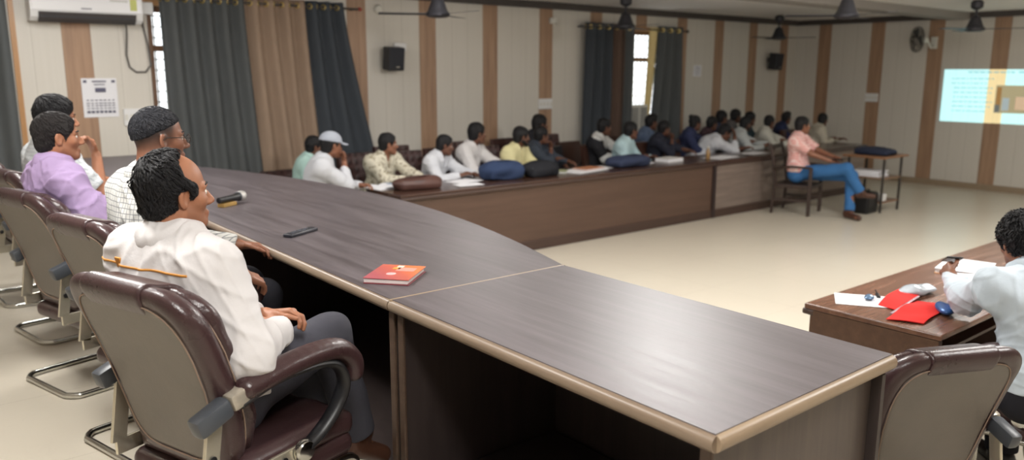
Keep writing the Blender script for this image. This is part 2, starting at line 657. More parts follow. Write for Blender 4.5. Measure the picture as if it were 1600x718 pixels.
# window wall with two openings
def wall_with_holes(name, y0, y1, x0, x1, z1, holes, mat):
    b = MB()
    xs = x0
    for hx0, hx1, hz0, hz1 in holes:
        b.box(((xs + hx0) / 2, (y0 + y1) / 2, z1 / 2), (hx0 - xs, y1 - y0, z1))
        b.box(((hx0 + hx1) / 2, (y0 + y1) / 2, hz0 / 2), (hx1 - hx0, y1 - y0, hz0))
        b.box(((hx0 + hx1) / 2, (y0 + y1) / 2, (z1 + hz1) / 2), (hx1 - hx0, y1 - y0, z1 - hz1))
        xs = hx1
    b.box(((xs + x1) / 2, (y0 + y1) / 2, z1 / 2), (x1 - xs, y1 - y0, z1))
    return struct(b.build(name, mat))
W1 = (2.46, 4.45, 0.95, 2.55)
W2 = (9.30, 10.55, 1.00, 2.54)
wall_with_holes('wall_left', WY, WY + 0.22, -3.0, WX + 0.2, CZ + 0.1, [W1, W2], M['wall_l'])
struct(MB().box((WX + 0.1, (WY - 3) / 2, CZ / 2), (0.2, WY + 3.4, CZ + 0.2)).build('wall_back', M['wall_b']))
struct(MB().box(((WX - 3) / 2, -3.1, CZ / 2), (WX + 3.4, 0.2, CZ + 0.2)).build('wall_right', M['wall_l']))
struct(MB().box((-3.1, (WY - 3) / 2, CZ / 2), (0.2, WY + 3.4, CZ + 0.2)).build('wall_front', M['wall_b']))
struct(MB().box(((WX - 3) / 2, (WY - 3) / 2, CZ + 0.1), (WX + 3.6, WY + 3.6, 0.2)).build('ceiling', M['ceil']))
struct(MB().box(((WX - 3) / 2, WY - 0.045, 2.825), (WX + 3, 0.09, 0.09)).build('trim_1', M['cove']))
struct(MB().box((WX - 0.045, (WY - 3) / 2, 2.825), (0.09, WY + 3.0, 0.09)).build('trim_2', M['cove']))
struct(MB().box((7.6, 5.86, 2.815), (13.5, 0.34, 0.11)).build('trim_3', plain('beam_grey', (150, 145, 140), 0.7, var=0.03)))
struct(MB().box((WX - 0.012, (WY - 3) / 2, 0.05), (0.024, WY + 2.9, 0.1)).build('baseboard_back', plain('baseboard', (150, 132, 110), 0.4)))
struct(MB().box((1.275, WY - 0.012, 1.45), (0.045, 0.024, 2.7)).build('trim_4', M['lightwood']))

def glass_mat():
    m = bpy.data.materials.new('window_glass')
    m.use_nodes = True
    nt = m.node_tree
    nt.nodes.clear()
    out = nt.nodes.new('ShaderNodeOutputMaterial')
    tr = nt.nodes.new('ShaderNodeBsdfTransparent')
    gl = nt.nodes.new('ShaderNodeBsdfGlossy')
    gl.inputs['Roughness'].default_value = 0.05
    mx = nt.nodes.new('ShaderNodeMixShader')
    mx.inputs[0].default_value = 0.08
    nt.links.new(tr.outputs[0], mx.inputs[1])
    nt.links.new(gl.outputs[0], mx.inputs[2])
    nt.links.new(mx.outputs[0], out.inputs[0])
    return m
M['glass'] = glass_mat()

def window(n, W, mid, cols):
    x0, x1, z0, z1 = W
    yc = WY + 0.08
    b = MB()
    for x in [x0 + 0.03, x1 - 0.03] + cols:
        b.box((x, yc, (z0 + z1) / 2), (0.06, 0.07, z1 - z0), bevel=0.006)
    for z in (z0 + 0.03, mid, z1 - 0.03):
        b.box(((x0 + x1) / 2, yc, z), (x1 - x0, 0.066, 0.06), bevel=0.006)
    f = struct(b.build('window_%d' % n, M['frame']))
    g = MB()
    x = x0 + 0.1
    while x < x1 - 0.05:
        g.box((x, yc + 0.07, (z0 + z1) / 2), (0.013, 0.013, z1 - z0))
        x += 0.085
    z = z0 + 0.08
    while z < z1 - 0.04:
        g.box(((x0 + x1) / 2, yc + 0.078, z), (x1 - x0, 0.013, 0.013))
        z += 0.11
    g.build('grille', plain('grille_paint', (176, 178, 168), 0.5), f)
    MB().box(((x0 + x1) / 2, yc, (z0 + z1) / 2), (x1 - x0 - 0.06, 0.006, z1 - z0 - 0.06)).build('pane', M['glass'], f)
    MB().box(((x0 + x1) / 2, WY - 0.006, z1 + 0.03), (x1 - x0 + 0.12, 0.02, 0.06)).build('window_trim', M['lightwood'], f)
    return f
window(1, W1, 2.13, [3.45])
window(2, W2, 2.10, [])

# curtains: eyelet panels on a rod
def curtain(label, mat, xt0, xt1, xb0, xb1, zt, zb, nf, y=None, amp=0.045, group=None, rings=True, seed=0):
    y = WY - 0.13 if y is None else y
    zr = zt - 0.06
    t = thing('curtain', label, 'curtain', ((xt0 + xt1) / 2, y, zb), 0, group)
    ox = (xt0 + xt1) / 2
    r = random.Random(seed)
    ph = [r.uniform(-0.5, 0.5) for _ in range(6)]
    def fn(u, v):
        z = zb + (zt - zb) * v
        s = 1 - v
        a = xt0 + (xb0 - xt0) * s ** 1.3
        b = xt1 + (xb1 - xt1) * s ** 1.3
        uu = u + 0.012 * math.sin(9 * u + ph[0] * 6 + 2 * s) * s
        x = a + (b - a) * uu
        w = math.sin(2 * PI * nf * u + 0.5 * s * math.sin(5 * u + ph[1] * 5))
        yy = amp * (1 - 0.25 * s) * w + 0.012 * s * math.sin(17 * u + 4 * s + ph[2])
        return (x - ox, yy, z - zb)
    b = MB().grid(fn, int(nf * 16), 24)
    o = b.build('curtain_cloth', mat, t, smooth=True, ang=180)
    so = o.modifiers.new('thickness', 'SOLIDIFY')
    so.thickness = 0.004
    if rings:
        for k in range(int(nf * 2)):
            u = (k + 0.0) / (2 * nf) + 0.0
            if k == 0:
                u += 0.02
            x, yy, z = fn(u, (zr - zb) / (zt - zb))
            du = fn(min(1, u + 0.004), (zr - zb) / (zt - zb))
            ang = math.atan2(du[1] - yy, du[0] - x)
            Rm = (Matrix.Rotation(ang, 3, 'Z') @ Matrix.Rotation(PI / 2, 3, 'X'))
            pts = [Vector((x, yy, zr - zb)) + Rm @ Vector((0.026 * math.cos(a), 0.026 * math.sin(a), 0)) for a in np.linspace(0, 2 * PI, 17)[:-1]]
            MB().tube(pts, 0.009, 6, closed=True).build('eyelet', M['gold'], t, smooth=True)
    return t
GC = 'eyelet curtains on the window wall'
curtain('wide charcoal eyelet curtain beside the air conditioner, left of the tan curtain', M['charcoal'], 2.55, 3.42, 2.62, 3.56, 2.68, 0.42, 5, group=GC, seed=1)
curtain('tan eyelet curtain hanging between the charcoal and slate blue curtains', M['tan'], 3.40, 4.12, 3.54, 4.30, 2.68, 0.42, 4, group=GC, seed=2)
curtain('slate blue eyelet curtain flaring out between the tan curtain and the wall speaker', M['slate'], 4.10, 4.60, 4.28, 5.10, 2.68, 0.42, 3, group=GC, seed=3)
curtain('dark grey curtain at the very left edge of the picture', M['charcoal'], 0.2, 1.22, 0.2, 1.22, 2.72, 0.42, 5, group=GC, seed=4)
curtain('dark slate eyelet curtain on the left side of the far bright window', M['slate'], 8.55, 9.12, 8.50, 9.12, 2.62, 0.42, 3, group=GC, seed=5)
curtain('narrow brown eyelet curtain hanging beside the far bright window', M['taupe'], 9.11, 9.40, 9.11, 9.38, 2.62, 0.42, 1.5, group=GC, seed=6)
curtain('narrow charcoal curtain strip touching the left edge of the far bright window', M['charcoal'], 9.38, 9.60, 9.36, 9.58, 2.62, 0.42, 1, group=GC, seed=7)
curtain('narrow cream curtain edge lit up at the right side of the far bright window', M['cream'], 10.00, 10.20, 9.90, 10.02, 2.60, 0.9, 1, y=WY - 0.09, amp=0.02, group=GC, rings=False, seed=8)
curtain('charcoal eyelet curtain on the right side of the far bright window', M['charcoal'], 10.17, 10.76, 9.94, 10.82, 2.62, 0.42, 3, group=GC, seed=9)
def rod(label, x0, x1, z):
    t = thing('curtain_rod', label, 'curtain rod', ((x0 + x1) / 2, WY - 0.13, z))
    L = (x1 - x0) / 2
    MB().tube([(-L, 0, 0), (L, 0, 0)], 0.011, 10).build('rod', M['steel'], t, smooth=True)
    for s in (-1, 1):
        MB().lathe([(0.0, -0.03), (0.022, -0.015), (0.024, 0.0), (0.015, 0.02), (0.0, 0.03)], (s * L, 0, 0), 12, Matrix.Rotation(PI / 2, 3, 'Y')).build('finial', plain('red_cap', (150, 60, 52), 0.4) if x0 < 3 else M['steel'], t, smooth=True)
        MB().box((s * (L - 0.06), 0.065, 0), (0.02, 0.13, 0.02)).build('bracket', M['steel'], t)
rod('steel curtain rod above the wide window beside the air conditioner', 2.40, 4.82, 2.62)
rod('steel curtain rod above the far bright window', 8.45, 10.9, 2.56)

# window cooler box under the far window
t = thing('window_air_cooler', 'white framed cooler box standing below the far bright window', 'air cooler', (9.79, WY - 0.02, 0.95))
MB().box((0, -0.02, 0.22), (0.42, 0.14, 0.44), bevel=0.012).build('body', M['offwhite'], t)
for dx in (-0.1, 0.1):
    b = MB()
    for k in range(9):
        b.box((dx, -0.097, 0.06 + k * 0.04), (0.15, 0.02, 0.02), rot=Matrix.Rotation(0.5, 3, 'X'))
    b.build('louver_panel', plain('cooler_grey', (150, 150, 146), 0.5), t)

# split air conditioner
t = thing('air_conditioner', 'white split air conditioner high on the wall above the printed notice', 'air conditioner', (1.885, WY, 2.36))
prof = [(0.0, 0.0), (-0.14, -0.005), (-0.19, 0.03), (-0.215, 0.09), (-0.215, 0.27), (-0.19, 0.30), (0.0, 0.30)]
Mx = Matrix(((0, 0, 1, 0), (1, 0, 0, 0), (0, 1, 0, 0), (0, 0, 0, 1)))
MB().prism(prof, -0.485, 0.485, Mx).build('body', M['white'], t)
MB().prism([(-0.217, 0.085), (-0.224, 0.095), (-0.224, 0.262), (-0.217, 0.27)], -0.47, 0.47, Mx).build('front_panel', plain('ac_gloss', (232, 232, 234), 0.15, var=0.01), t)
MB().prism([(-0.143, -0.008), (-0.194, 0.027), (-0.213, 0.077), (-0.222, 0.075), (-0.201, 0.02), (-0.147, -0.016)], -0.42, 0.42, Mx).build('air_outlet', plain('ac_dark', (62, 58, 58), 0.5), t)
for k in range(2):
    MB().box((0, -0.2 + 0.028 * k, 0.028 - 0.02 * k), (0.82, 0.03, 0.004), rot=Matrix.Rotation(-0.9, 3, 'X')).build('louver', M['greyp'], t)
MB().box((0.40, -0.2255, 0.17), (0.06, 0.003, 0.11)).build('energy_sticker', plain('sticker_green', (196, 200, 120), 0.5), t)
MB().box((-0.02, -0.2255, 0.115), (0.09, 0.003, 0.014)).build('badge', plain('badge_grey', (140, 140, 150), 0.4), t)
MB().box((0.27, -0.2255, 0.2), (0.16, 0.003, 0.02)).build('display_window', plain('display', (205, 205, 200), 0.2), t)
o = MB().tube([(0.36, -0.06, 0.02), (0.365, -0.03, -0.1), (0.35, -0.015, -0.3), (0.37, -0.015, -0.42), (0.43, -0.015, -0.47), (0.52, -0.015, -0.47), (0.575, -0.015, -0.40), (0.56, -0.015, -0.2), (0.52, -0.015, 0.05), (0.5, -0.02, 0.25)], 0.009, 8).build('power_cable', plain('cable_grey', (96, 92, 88), 0.5), None, smooth=True, loc=(1.885, WY, 2.36))
tag(o, 'grey cable looping down the wall from the air conditioner', 'cable')
o = MB().box((0, 0, 0), (0.13, 0.05, 0.12), bevel=0.01).build('socket_box', M['white'], None, loc=(2.455, WY - 0.025, 2.52))
tag(o, 'white socket box on the wall to the right of the air conditioner', 'socket')

def poster(name, label, x0, x1, z0, z1, art):
    t = thing(name, label, 'notice', ((x0 + x1) / 2, WY - 0.004, (z0 + z1) / 2))
    w, h = x1 - x0, z1 - z0
    MB().grid(lambda u, v: ((u - 0.5) * w, -0.003 - 0.006 * abs(2 * u - 1) ** 3 * (v), (v - 0.5) * h), 8, 8, (0, 0.0015, 0)).build('sheet', M['paper'], t)
    b = MB()
    for x, z, ww, hh in art:
        b.box((x * w, -0.0115, z * h), (ww * w, 0.002, hh * h))
    b.build('lettering', M['ink'], t)
    return t
art = [(-0.40, 0.42, 0.1, 0.06), (0.40, 0.42, 0.1, 0.06), (0, 0.42, 0.4, 0.03), (0, 0.34, 0.3, 0.02), (0.02, 0.2, 0.3, 0.11)]
r = random.Random(3)
for row, z in enumerate((-0.06, -0.14, -0.2, -0.27, -0.35, -0.38)):
    n = 7
    for k in range(n):
        art.append((-0.36 + k * 0.12, z, r.uniform(0.06, 0.1), 0.02 if row != 4 else 0.035))
poster('notice', 'white printed notice taped over the wood strip below the air conditioner', 1.80, 2.12, 1.45, 1.83, art)
poster('notice', 'small white paper notice on the wall right of the far bright window', 11.24, 11.46, 1.83, 2.02, [(0, 0.3, 0.6, 0.05), (0, 0.1, 0.7, 0.04), (0, -0.1, 0.7, 0.04), (0, -0.3, 0.5, 0.04)])
def switchboard(label, loc, w, h, n, axis='y'):
    t = thing('switchboard', label, 'switchboard', loc, 0 if axis == 'y' else -PI / 2)
    MB().box((0, -0.012, 0), (w, 0.024, h), bevel=0.006).build('plate', M['white'], t)
    for k in range(n):
        MB().box((-w / 2 + w * (k + 0.5) / n, -0.027, 0), (w / n * 0.6, 0.008, h * 0.35), bevel=0.002).build('switch', M['offwhite'], t)
switchboard('white switchboard on the wall below and right of the printed notice', (2.28, WY, 1.44), 0.24, 0.17, 5)
switchboard('white switchboard on the second wood strip left of the far dark curtains', (7.87, WY, 1.445), 0.26, 0.15, 4)
switchboard('white switchboard on a wood strip of the screen wall above the small table', (WX, 7.25, 1.46), 0.24, 0.15, 4, 'x')
o = MB().box((0, 0, 0), (0.17, 0.05, 0.1), bevel=0.008).build('junction_box', M['white'], None, loc=(5.42, WY - 0.025, 2.2))
tag(o, 'white junction box on the wall beside the nearer black speaker', 'junction box')
o = MB().lathe([(0.055, 0), (0.055, 0.03), (0.04, 0.05), (0.0, 0.055)], (0, 0, 0), 16, Matrix.Rotation(PI / 2, 3, 'X')).build('smoke_sensor', M['offwhite'], None, smooth=True, loc=(5.13, WY, 2.64))
tag(o, 'round white sensor high on the wall above the nearer black speaker', 'sensor')
o = MB().box((0, 0, 0), (0.12, 0.05, 0.08), bevel=0.008).build('junction_box', M['offwhite'], None, loc=(7.99, WY - 0.025, 2.62))
tag(o, 'tiny white box near the ceiling left of the far dark curtains', 'junction box')

def wall_speaker(label, x, z, w, h):
    t = thing('wall_speaker', label, 'speaker', (x, WY, z), 0, 'black wall speakers')
    R = Matrix.Rotation(0.12, 3, 'X')
    MB().box((0, -0.17, 0), (w, 0.16, h), bevel=0.014, rot=R).build('cabinet', plain('speaker_black', (30, 32, 38), 0.45), t)
    MB().box((0, -0.2535, 0.01), (w * 0.86, 0.012, h * 0.86), bevel=0.006, rot=R).build('grille', plain('speaker_grille', (40, 42, 50), 0.7, bstr=0.6, bscale=500), t)
    MB().box((0, -0.263, -h * 0.36), (0.045, 0.006, 0.015)).build('badge', M['chrome'], t)
    MB().box((0, -0.05, 0.03), (0.05, 0.1, 0.09)).build('bracket', M['steel'], t)
wall_speaker('black speaker on the wall right of the slate blue curtain', 5.24, 2.055, 0.22, 0.28)
wall_speaker('black speaker on the wall close to the far corner', 13.45, 2.10, 0.24, 0.30)

# projected slide: its light is painted as emission, yellower over the wood strips
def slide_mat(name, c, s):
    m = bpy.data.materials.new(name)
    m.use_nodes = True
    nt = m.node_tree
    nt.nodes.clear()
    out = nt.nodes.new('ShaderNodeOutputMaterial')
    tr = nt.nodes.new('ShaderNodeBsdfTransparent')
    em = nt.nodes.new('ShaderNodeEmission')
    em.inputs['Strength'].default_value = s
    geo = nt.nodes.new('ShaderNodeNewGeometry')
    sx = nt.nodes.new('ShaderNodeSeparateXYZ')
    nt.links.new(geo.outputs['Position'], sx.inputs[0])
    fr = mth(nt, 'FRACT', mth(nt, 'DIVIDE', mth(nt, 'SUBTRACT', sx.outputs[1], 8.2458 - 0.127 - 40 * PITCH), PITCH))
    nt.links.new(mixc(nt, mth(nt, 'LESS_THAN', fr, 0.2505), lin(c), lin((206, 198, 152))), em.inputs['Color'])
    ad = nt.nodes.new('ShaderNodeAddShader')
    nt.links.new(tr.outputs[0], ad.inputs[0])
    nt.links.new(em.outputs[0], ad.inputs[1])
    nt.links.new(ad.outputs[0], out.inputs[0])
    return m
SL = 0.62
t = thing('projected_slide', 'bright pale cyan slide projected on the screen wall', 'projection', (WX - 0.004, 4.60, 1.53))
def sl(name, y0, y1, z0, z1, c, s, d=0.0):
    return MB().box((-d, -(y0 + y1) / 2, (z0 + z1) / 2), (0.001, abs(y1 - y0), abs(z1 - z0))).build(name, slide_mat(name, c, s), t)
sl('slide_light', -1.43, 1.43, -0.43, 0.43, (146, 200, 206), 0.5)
# the slide's picture and text lines (seen too blurred to read)
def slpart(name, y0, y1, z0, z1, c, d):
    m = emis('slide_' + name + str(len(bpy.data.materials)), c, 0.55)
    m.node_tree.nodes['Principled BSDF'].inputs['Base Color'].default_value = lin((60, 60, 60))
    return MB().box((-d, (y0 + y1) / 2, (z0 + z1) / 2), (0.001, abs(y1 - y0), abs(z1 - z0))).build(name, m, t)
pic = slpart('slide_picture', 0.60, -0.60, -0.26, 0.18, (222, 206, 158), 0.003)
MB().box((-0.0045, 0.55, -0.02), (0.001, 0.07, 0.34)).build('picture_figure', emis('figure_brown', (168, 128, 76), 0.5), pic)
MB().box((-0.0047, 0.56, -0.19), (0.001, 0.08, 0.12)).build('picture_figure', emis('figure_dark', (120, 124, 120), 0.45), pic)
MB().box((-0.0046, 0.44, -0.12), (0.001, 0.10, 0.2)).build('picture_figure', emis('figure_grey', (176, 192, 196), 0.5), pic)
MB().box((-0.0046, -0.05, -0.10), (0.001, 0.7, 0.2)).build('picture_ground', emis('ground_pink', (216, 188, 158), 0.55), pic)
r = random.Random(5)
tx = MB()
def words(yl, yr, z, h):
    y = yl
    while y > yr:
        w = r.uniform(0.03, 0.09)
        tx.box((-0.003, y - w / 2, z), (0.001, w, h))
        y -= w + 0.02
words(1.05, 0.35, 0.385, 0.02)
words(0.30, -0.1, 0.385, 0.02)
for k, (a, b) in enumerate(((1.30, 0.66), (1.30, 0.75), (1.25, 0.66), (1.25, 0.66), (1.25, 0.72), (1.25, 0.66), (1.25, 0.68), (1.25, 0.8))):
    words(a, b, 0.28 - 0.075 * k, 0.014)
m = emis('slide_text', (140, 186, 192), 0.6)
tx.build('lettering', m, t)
# ------------------------------------------------------------------ tables
M['ttop'] = wood('laminate_top', (74, 67, 70), (108, 100, 104), 1, rough=0.43, c3=(58, 52, 55))
M['tpanel'] = wood('dark_panel', (46, 38, 37), (64, 54, 51), 2, rough=0.5)
M['tend'] = wood('end_panel', (72, 63, 59), (104, 93, 86), 2, rough=0.45)
M['nose'] = wood('tan_edge', (116, 99, 83), (150, 133, 114), 1, rough=0.36)
M['nosex'] = wood('tan_edge_end', (140, 120, 98), (172, 152, 128), 0, rough=0.36)
M['lip'] = wood('brown_lip', (70, 54, 44), (96, 76, 62), 1, rough=0.45)
M['dtop'] = wood('desk_top', (58, 40, 33), (86, 62, 52), 0, rough=0.25)
M['dfront'] = wood('desk_front', (82, 62, 51), (98, 75, 62), 0, rough=0.45, scale=0.7)
M['dgrey'] = wood('desk_front_grey', (112, 98, 90), (142, 128, 118), 0, rough=0.5)
M['dplinth'] = wood('desk_plinth', (62, 45, 38), (78, 58, 49), 0, rough=0.45)
M['dpost'] = plain('desk_post', (46, 33, 32), 0.4)
M['rtop'] = wood('right_desk_top', (92, 62, 48), (134, 96, 76), 0, rough=0.25)
M['rfront'] = wood('right_desk_front', (78, 55, 42), (104, 76, 58), 0, rough=0.4)

def head_table(label, poly, near_edge, ends, front, fronts_x, y0, y1, strip=None, end_mat=None):
    """poly: top outline; near_edge: points of the sitters' edge; ends: y of side panels; front: polyline of the modesty panel"""
    cx = 1.85
    cy = (y0 + y1) / 2
    t = thing('conference_table', label, 'table', (cx, cy, DZ))
    q = lambda pts: [(x - cx, y - cy) for x, y in pts]
    H = TT - DZ
    MB().prism(q(poly), H - 0.026, H).build('tabletop', M['ttop'], t)
    MB().prism(q(poly), H - 0.05, H - 0.026).build('top_lipping', M['lip'], t)
    zz = H - 0.024
    MB().tube([(x - cx, y - cy, zz) for x, y in near_edge], 0.0215, 14, flat=(1.0, 0.85)).build('edge_nosing', M['nose'], t, smooth=True)
    MB().tube([(x - cx, y - cy, zz) for x, y in front], 0.0215, 14, flat=(1.0, 0.85)).build('edge_nosing', M['nose'], t, smooth=True)
    for y, mat, n in ends:
        x1 = fronts_x(y) - 0.03
        MB().box(((1.455 + x1) / 2 - cx, y - cy, (H - 0.05) / 2), (x1 - 1.455, 0.022, H - 0.05)).build('side_panel', mat, t)
        MB().box((1.46 - cx, y - cy, (H - 0.05) / 2), (0.014, 0.034, H - 0.05), bevel=0.004).build('panel_edging', M['lip'], t)
    b = MB()
    pts = [(x - 0.05 - cx, y - cy) for x, y in front]
    for a, c in zip(pts, pts[1:]):
        L = math.hypot(c[0] - a[0], c[1] - a[1])
        b.box(((a[0] + c[0]) / 2, (a[1] + c[1]) / 2, (H - 0.05) / 2), (0.02, L + 0.012, H - 0.05), rz=math.atan2(c[1] - a[1], c[0] - a[0]) - PI / 2)
    b.build('modesty_panel', M['tpanel'], t)
    lo_ = [(x - 0.09 - cx, y - cy) for x, y in front]
    MB().prism([(1.475 - cx, y0 + 0.06 - cy), *[(a, min(max(b, y0 + 0.06 - cy), y1 - 0.06 - cy)) for a, b in lo_], (1.475 - cx, y1 - 0.06 - cy)], 0.0, 0.03).build('base_board', M['tpanel'], t)
    return t
SEAM = 2.437
x0n, x1n = 1.437, 2.277
yend = 1.018
t = head_table('dark laminate table section nearest the camera with tan rounded edge', [(x0n, yend), (x1n, yend), (x1n, SEAM - 0.006), (x0n, SEAM - 0.006)],
    [(x0n, yend - 0.004, 0)[:2], (x0n, SEAM - 0.006)], [(1.055, M['tend'], 0), (SEAM - 0.03, M['tpanel'], 1)], [(x1n, yend), (x1n, SEAM - 0.006)], lambda y: x1n, yend, SEAM)
H_ = TT - DZ
MB().tube([(x0n - 1.85, yend - (yend + SEAM) / 2, H_ - 0.024), (x1n - 1.85, yend - (yend + SEAM) / 2, H_ - 0.024)], 0.0215, 14, flat=(1.0, 0.85)).build('edge_nosing', M['nosex'], t, smooth=True)
MB().box(((x0n + x1n) / 2 - 1.85, SEAM - 0.006 - (yend + SEAM) / 2, H_ - 0.018), (x1n - x0n + 0.02, 0.012, 0.0375), bevel=0.002).build('joint_strip', M['nosex'], t)
E2 = 6.93
ys = list(np.linspace(SEAM, E2, 25))
arc = [(bow(y) - 0.02, y) for y in ys]
near = [(x0n + 0.035 * (y - SEAM) / 2.2, y) for y in ys]
head_table('long bowed middle section of the dark head table carrying remote control and diary', near + arc[::-1], near, [(SEAM + 0.03, M['tend'], 0), (E2 - 0.03, M['tpanel'], 1), (4.68, M['tpanel'], 1)], arc, lambda y: bow(y) - 0.02, SEAM, E2)
E3 = 8.36
xe = x0n + 0.07
head_table('far end section of the dark head table against the air conditioner wall', [(xe, E2 + 0.005), (2.28, E2 + 0.005), (2.28, E3), (xe, E3)], [(xe, E2 + 0.005), (xe, E3)], [(E2 + 0.035, M['tpanel'], 0), (E3 - 0.03, M['tpanel'], 1)], [(2.28, E2 + 0.005), (2.28, E3)], lambda y: 2.28, E2, E3)

def desk(label, x0, x1, yf, yb, front_mat, top_mat, post=(0, 0), sgn=1, cab=3, plinth=None):
    """student desk: front (room side) at yf, open side at yb; sgn +1 when the sitters are at larger y"""
    t = thing('student_desk', label, 'desk', ((x0 + x1) / 2, (yf + yb) / 2, 0))
    L = x1 - x0; D = abs(yb - yf); h = 0.76
    f = -sgn * D / 2
    MB().box((0, 0, h - 0.014), (L, D, 0.028), bevel=0.006).build('desktop', top_mat, t)
    for sx_ in (-1, 1):
        MB().box((sx_ * (L / 2 - 0.022), 0, h - 0.044), (0.036, D - 0.01, 0.034), bevel=0.012).build('end_lipping', M['dplinth'], t)
    MB().box((0, f + sgn * 0.002, h - 0.044), (L - 0.01, 0.036, 0.034), bevel=0.012).build('front_lipping', M['dplinth'], t)
    MB().box((0, f + sgn * 0.035, (h - 0.06 + 0.1) / 2), (L - 0.04, 0.02, h - 0.16)).build('front_panel', front_mat, t)
    MB().box((0, f + sgn * 0.028, 0.055), (L - 0.02, 0.036, 0.11), bevel=0.006).build('plinth', plinth or M['dplinth'], t)
    for s in (-1, 1):
        MB().box((s * (L / 2 - 0.015), sgn * 0.02, (h - 0.03) / 2), (0.025, D - 0.06, h - 0.03)).build('side_panel', front_mat, t)
    k = max(1, int(L / 1.5))
    for i in range(1, k):
        MB().box((-L / 2 + L * i / k, sgn * 0.03, (h - 0.03) / 2), (0.02, D - 0.12, h - 0.04)).build('divider', M['dplinth'], t)
    if post[0]:
        MB().box((-L / 2 + 0.02, f + sgn * 0.02, (h - 0.03) / 2), (0.05, 0.045, h - 0.03), bevel=0.006).build('corner_post', M['dpost'], t)
    if post[1]:
        MB().box((L / 2 - 0.02, f + sgn * 0.02, (h - 0.03) / 2), (0.06, 0.045, h - 0.03), bevel=0.006).build('corner_post', M['dpost'], t)
    MB().box((0, f + sgn * (D * 0.55), 0.56), (L - 0.1, D * 0.5, 0.016)).build('under_shelf', M['dplinth'], t)
    return t
desk('long brown student desk along the window wall with bags and papers on it', 3.92, 8.76, 6.42, 7.08, M['dfront'], M['dtop'], post=(1, 1))
desk('grey fronted student desk along the window wall behind the man in the pink shirt', 8.78, 12.75, 6.42, 7.08, M['dgrey'], M['dtop'])
desk('brown desk on the right carrying the red cloth folder and white paper', 3.64, 7.4, 2.09, 1.42, M['rfront'], M['rtop'], sgn=-1, plinth=M['rfront'])

# ------------------------------------------------------------------ executive chairs
M['leather'] = leather('brown_leather', (62, 43, 44), 0.3)
M['rexine'] = leather('taupe_rexine', (116, 110, 103), 0.5)
M['stitch'] = plain('stitching', (150, 128, 112), 0.7)
M['tape'] = plain('worn_tape', (178, 170, 156), 0.3, metal=0.35, var=0.3, vscale=40)
M['creamchrome'] = plain('plated_bar', (212, 206, 188), 0.24, metal=0.75, var=0.06)

def back_x(z):
    t = (z - 0.42) / 0.56
    return -0.165 - 0.135 * t - 0.035 * t * t + 0.02 * np.sin(np.clip(t, 0, 1) * PI)
def rrect(y, z, hy, hz, r):
    a = np.abs(y) - (hy - r); b = np.abs(z) - (hz - r)
    return np.sqrt(np.maximum(a, 0) ** 2 + np.maximum(b, 0) ** 2) + np.minimum(np.maximum(a, b), 0) - r
ZC, HZ = 0.695, 0.295
def halfw(z):
    t = np.clip((z - 0.4) / 0.6, 0, 1)
    return 0.210 + 0.062 * np.sin(np.minimum(t * 1.35, 1) * PI / 2)
def slab(p, dx, th, hy, hz, r, edge, zc=ZC):
    X = (p[:, 0] - back_x(p[:, 2]) - dx)
    s = halfw(p[:, 2]) / 0.27
    d2 = rrect(p[:, 1] / s, p[:, 2] - zc, hy, hz, r) + edge
    w = np.abs(X) - th + edge
    return np.minimum(np.maximum(d2, w), 0) + np.sqrt(np.maximum(d2, 0) ** 2 + np.maximum(w, 0) ** 2) - edge, d2 - edge, X
def f_shell(p):
    d, d2, X = slab(p, 0.0, 0.03, 0.27, HZ, 0.11, 0.028)
    rim = np.sqrt((d2 + 0.045) ** 2 + (X - 0.004) ** 2) - 0.042
    rim = np.maximum(rim, -(p[:, 2] - 0.42))
    return smin(d, rim, 0.02).astype(F32)
def f_panel(p):
    d, d2, X = slab(p, -0.022, 0.02, 0.225, HZ - 0.045, 0.09, 0.012)
    return d.astype(F32) - F32(0.0)
def f_cush(p):
    d, d2, X = slab(p, 0.064, 0.030, 0.25, HZ - 0.012, 0.12, 0.03)
    quilt = 0.006 * np.cos((p[:, 2] - 0.5) * 2 * PI / 0.17)
    return (d + quilt * (X > 0)).astype(F32)
def f_band(p):
    d, d2, X = slab(p, 0.0, 0.03, 0.27, HZ, 0.11, 0.028)
    rim = np.sqrt((d2 + 0.045) ** 2 + (X - 0.004) ** 2) - 0.042
    sh = smin(d, rim, 0.02)
    c, _, _ = slab(p, 0.064, 0.030, 0.25, HZ - 0.012, 0.12, 0.03)
    sh = smin(sh, c, 0.035)
    q = np.maximum(np.abs(p[:, 1] - 0.01) - 0.135, 0.885 - p[:, 2] - 0.25 * np.maximum(0, p[:, 0] - back_x(p[:, 2])))
    return smax(sh - 0.007, q, 0.008).astype(F32)
bb = (V(-0.52, -0.34, 0.36), V(-0.06, 0.34, 1.06))
me_shell = sdf_mesh('back_shell', f_shell, *bb, 0.0075)
me_panel = sdf_mesh('back_panel', f_panel, *bb, 0.0065)
me_cush = sdf_mesh('back_cushion', f_cush, *bb, 0.0075)
me_band = sdf_mesh('head_band', f_band, V(-0.52, -0.2, 0.8), V(-0.1, 0.2, 1.06), 0.006)
def f_seat(p):
    q = p.copy(); q[:, 2] += 0.10 * np.maximum(0, p[:, 0] - 0.12) ** 2 * 4
    d = rbox((0.05, 0, 0.42), (0.235, 0.25, 0.045), 0.042)(q)
    return d + 0.004 * np.cos(p[:, 1] * 2 * PI / 0.16).astype(F32) * (p[:, 2] > 0.43)
def f_seat2(p):
    return rbox((0.03, 0, 0.35), (0.24, 0.255, 0.04), 0.036)(p)
sb = (V(-0.33, -0.33, 0.28), V(0.36, 0.33, 0.50))
me_seat = sdf_mesh('seat_cushion', f_seat, *sb, 0.0085)
me_seat2 = sdf_mesh('seat_base', f_seat2, *sb, 0.0085)
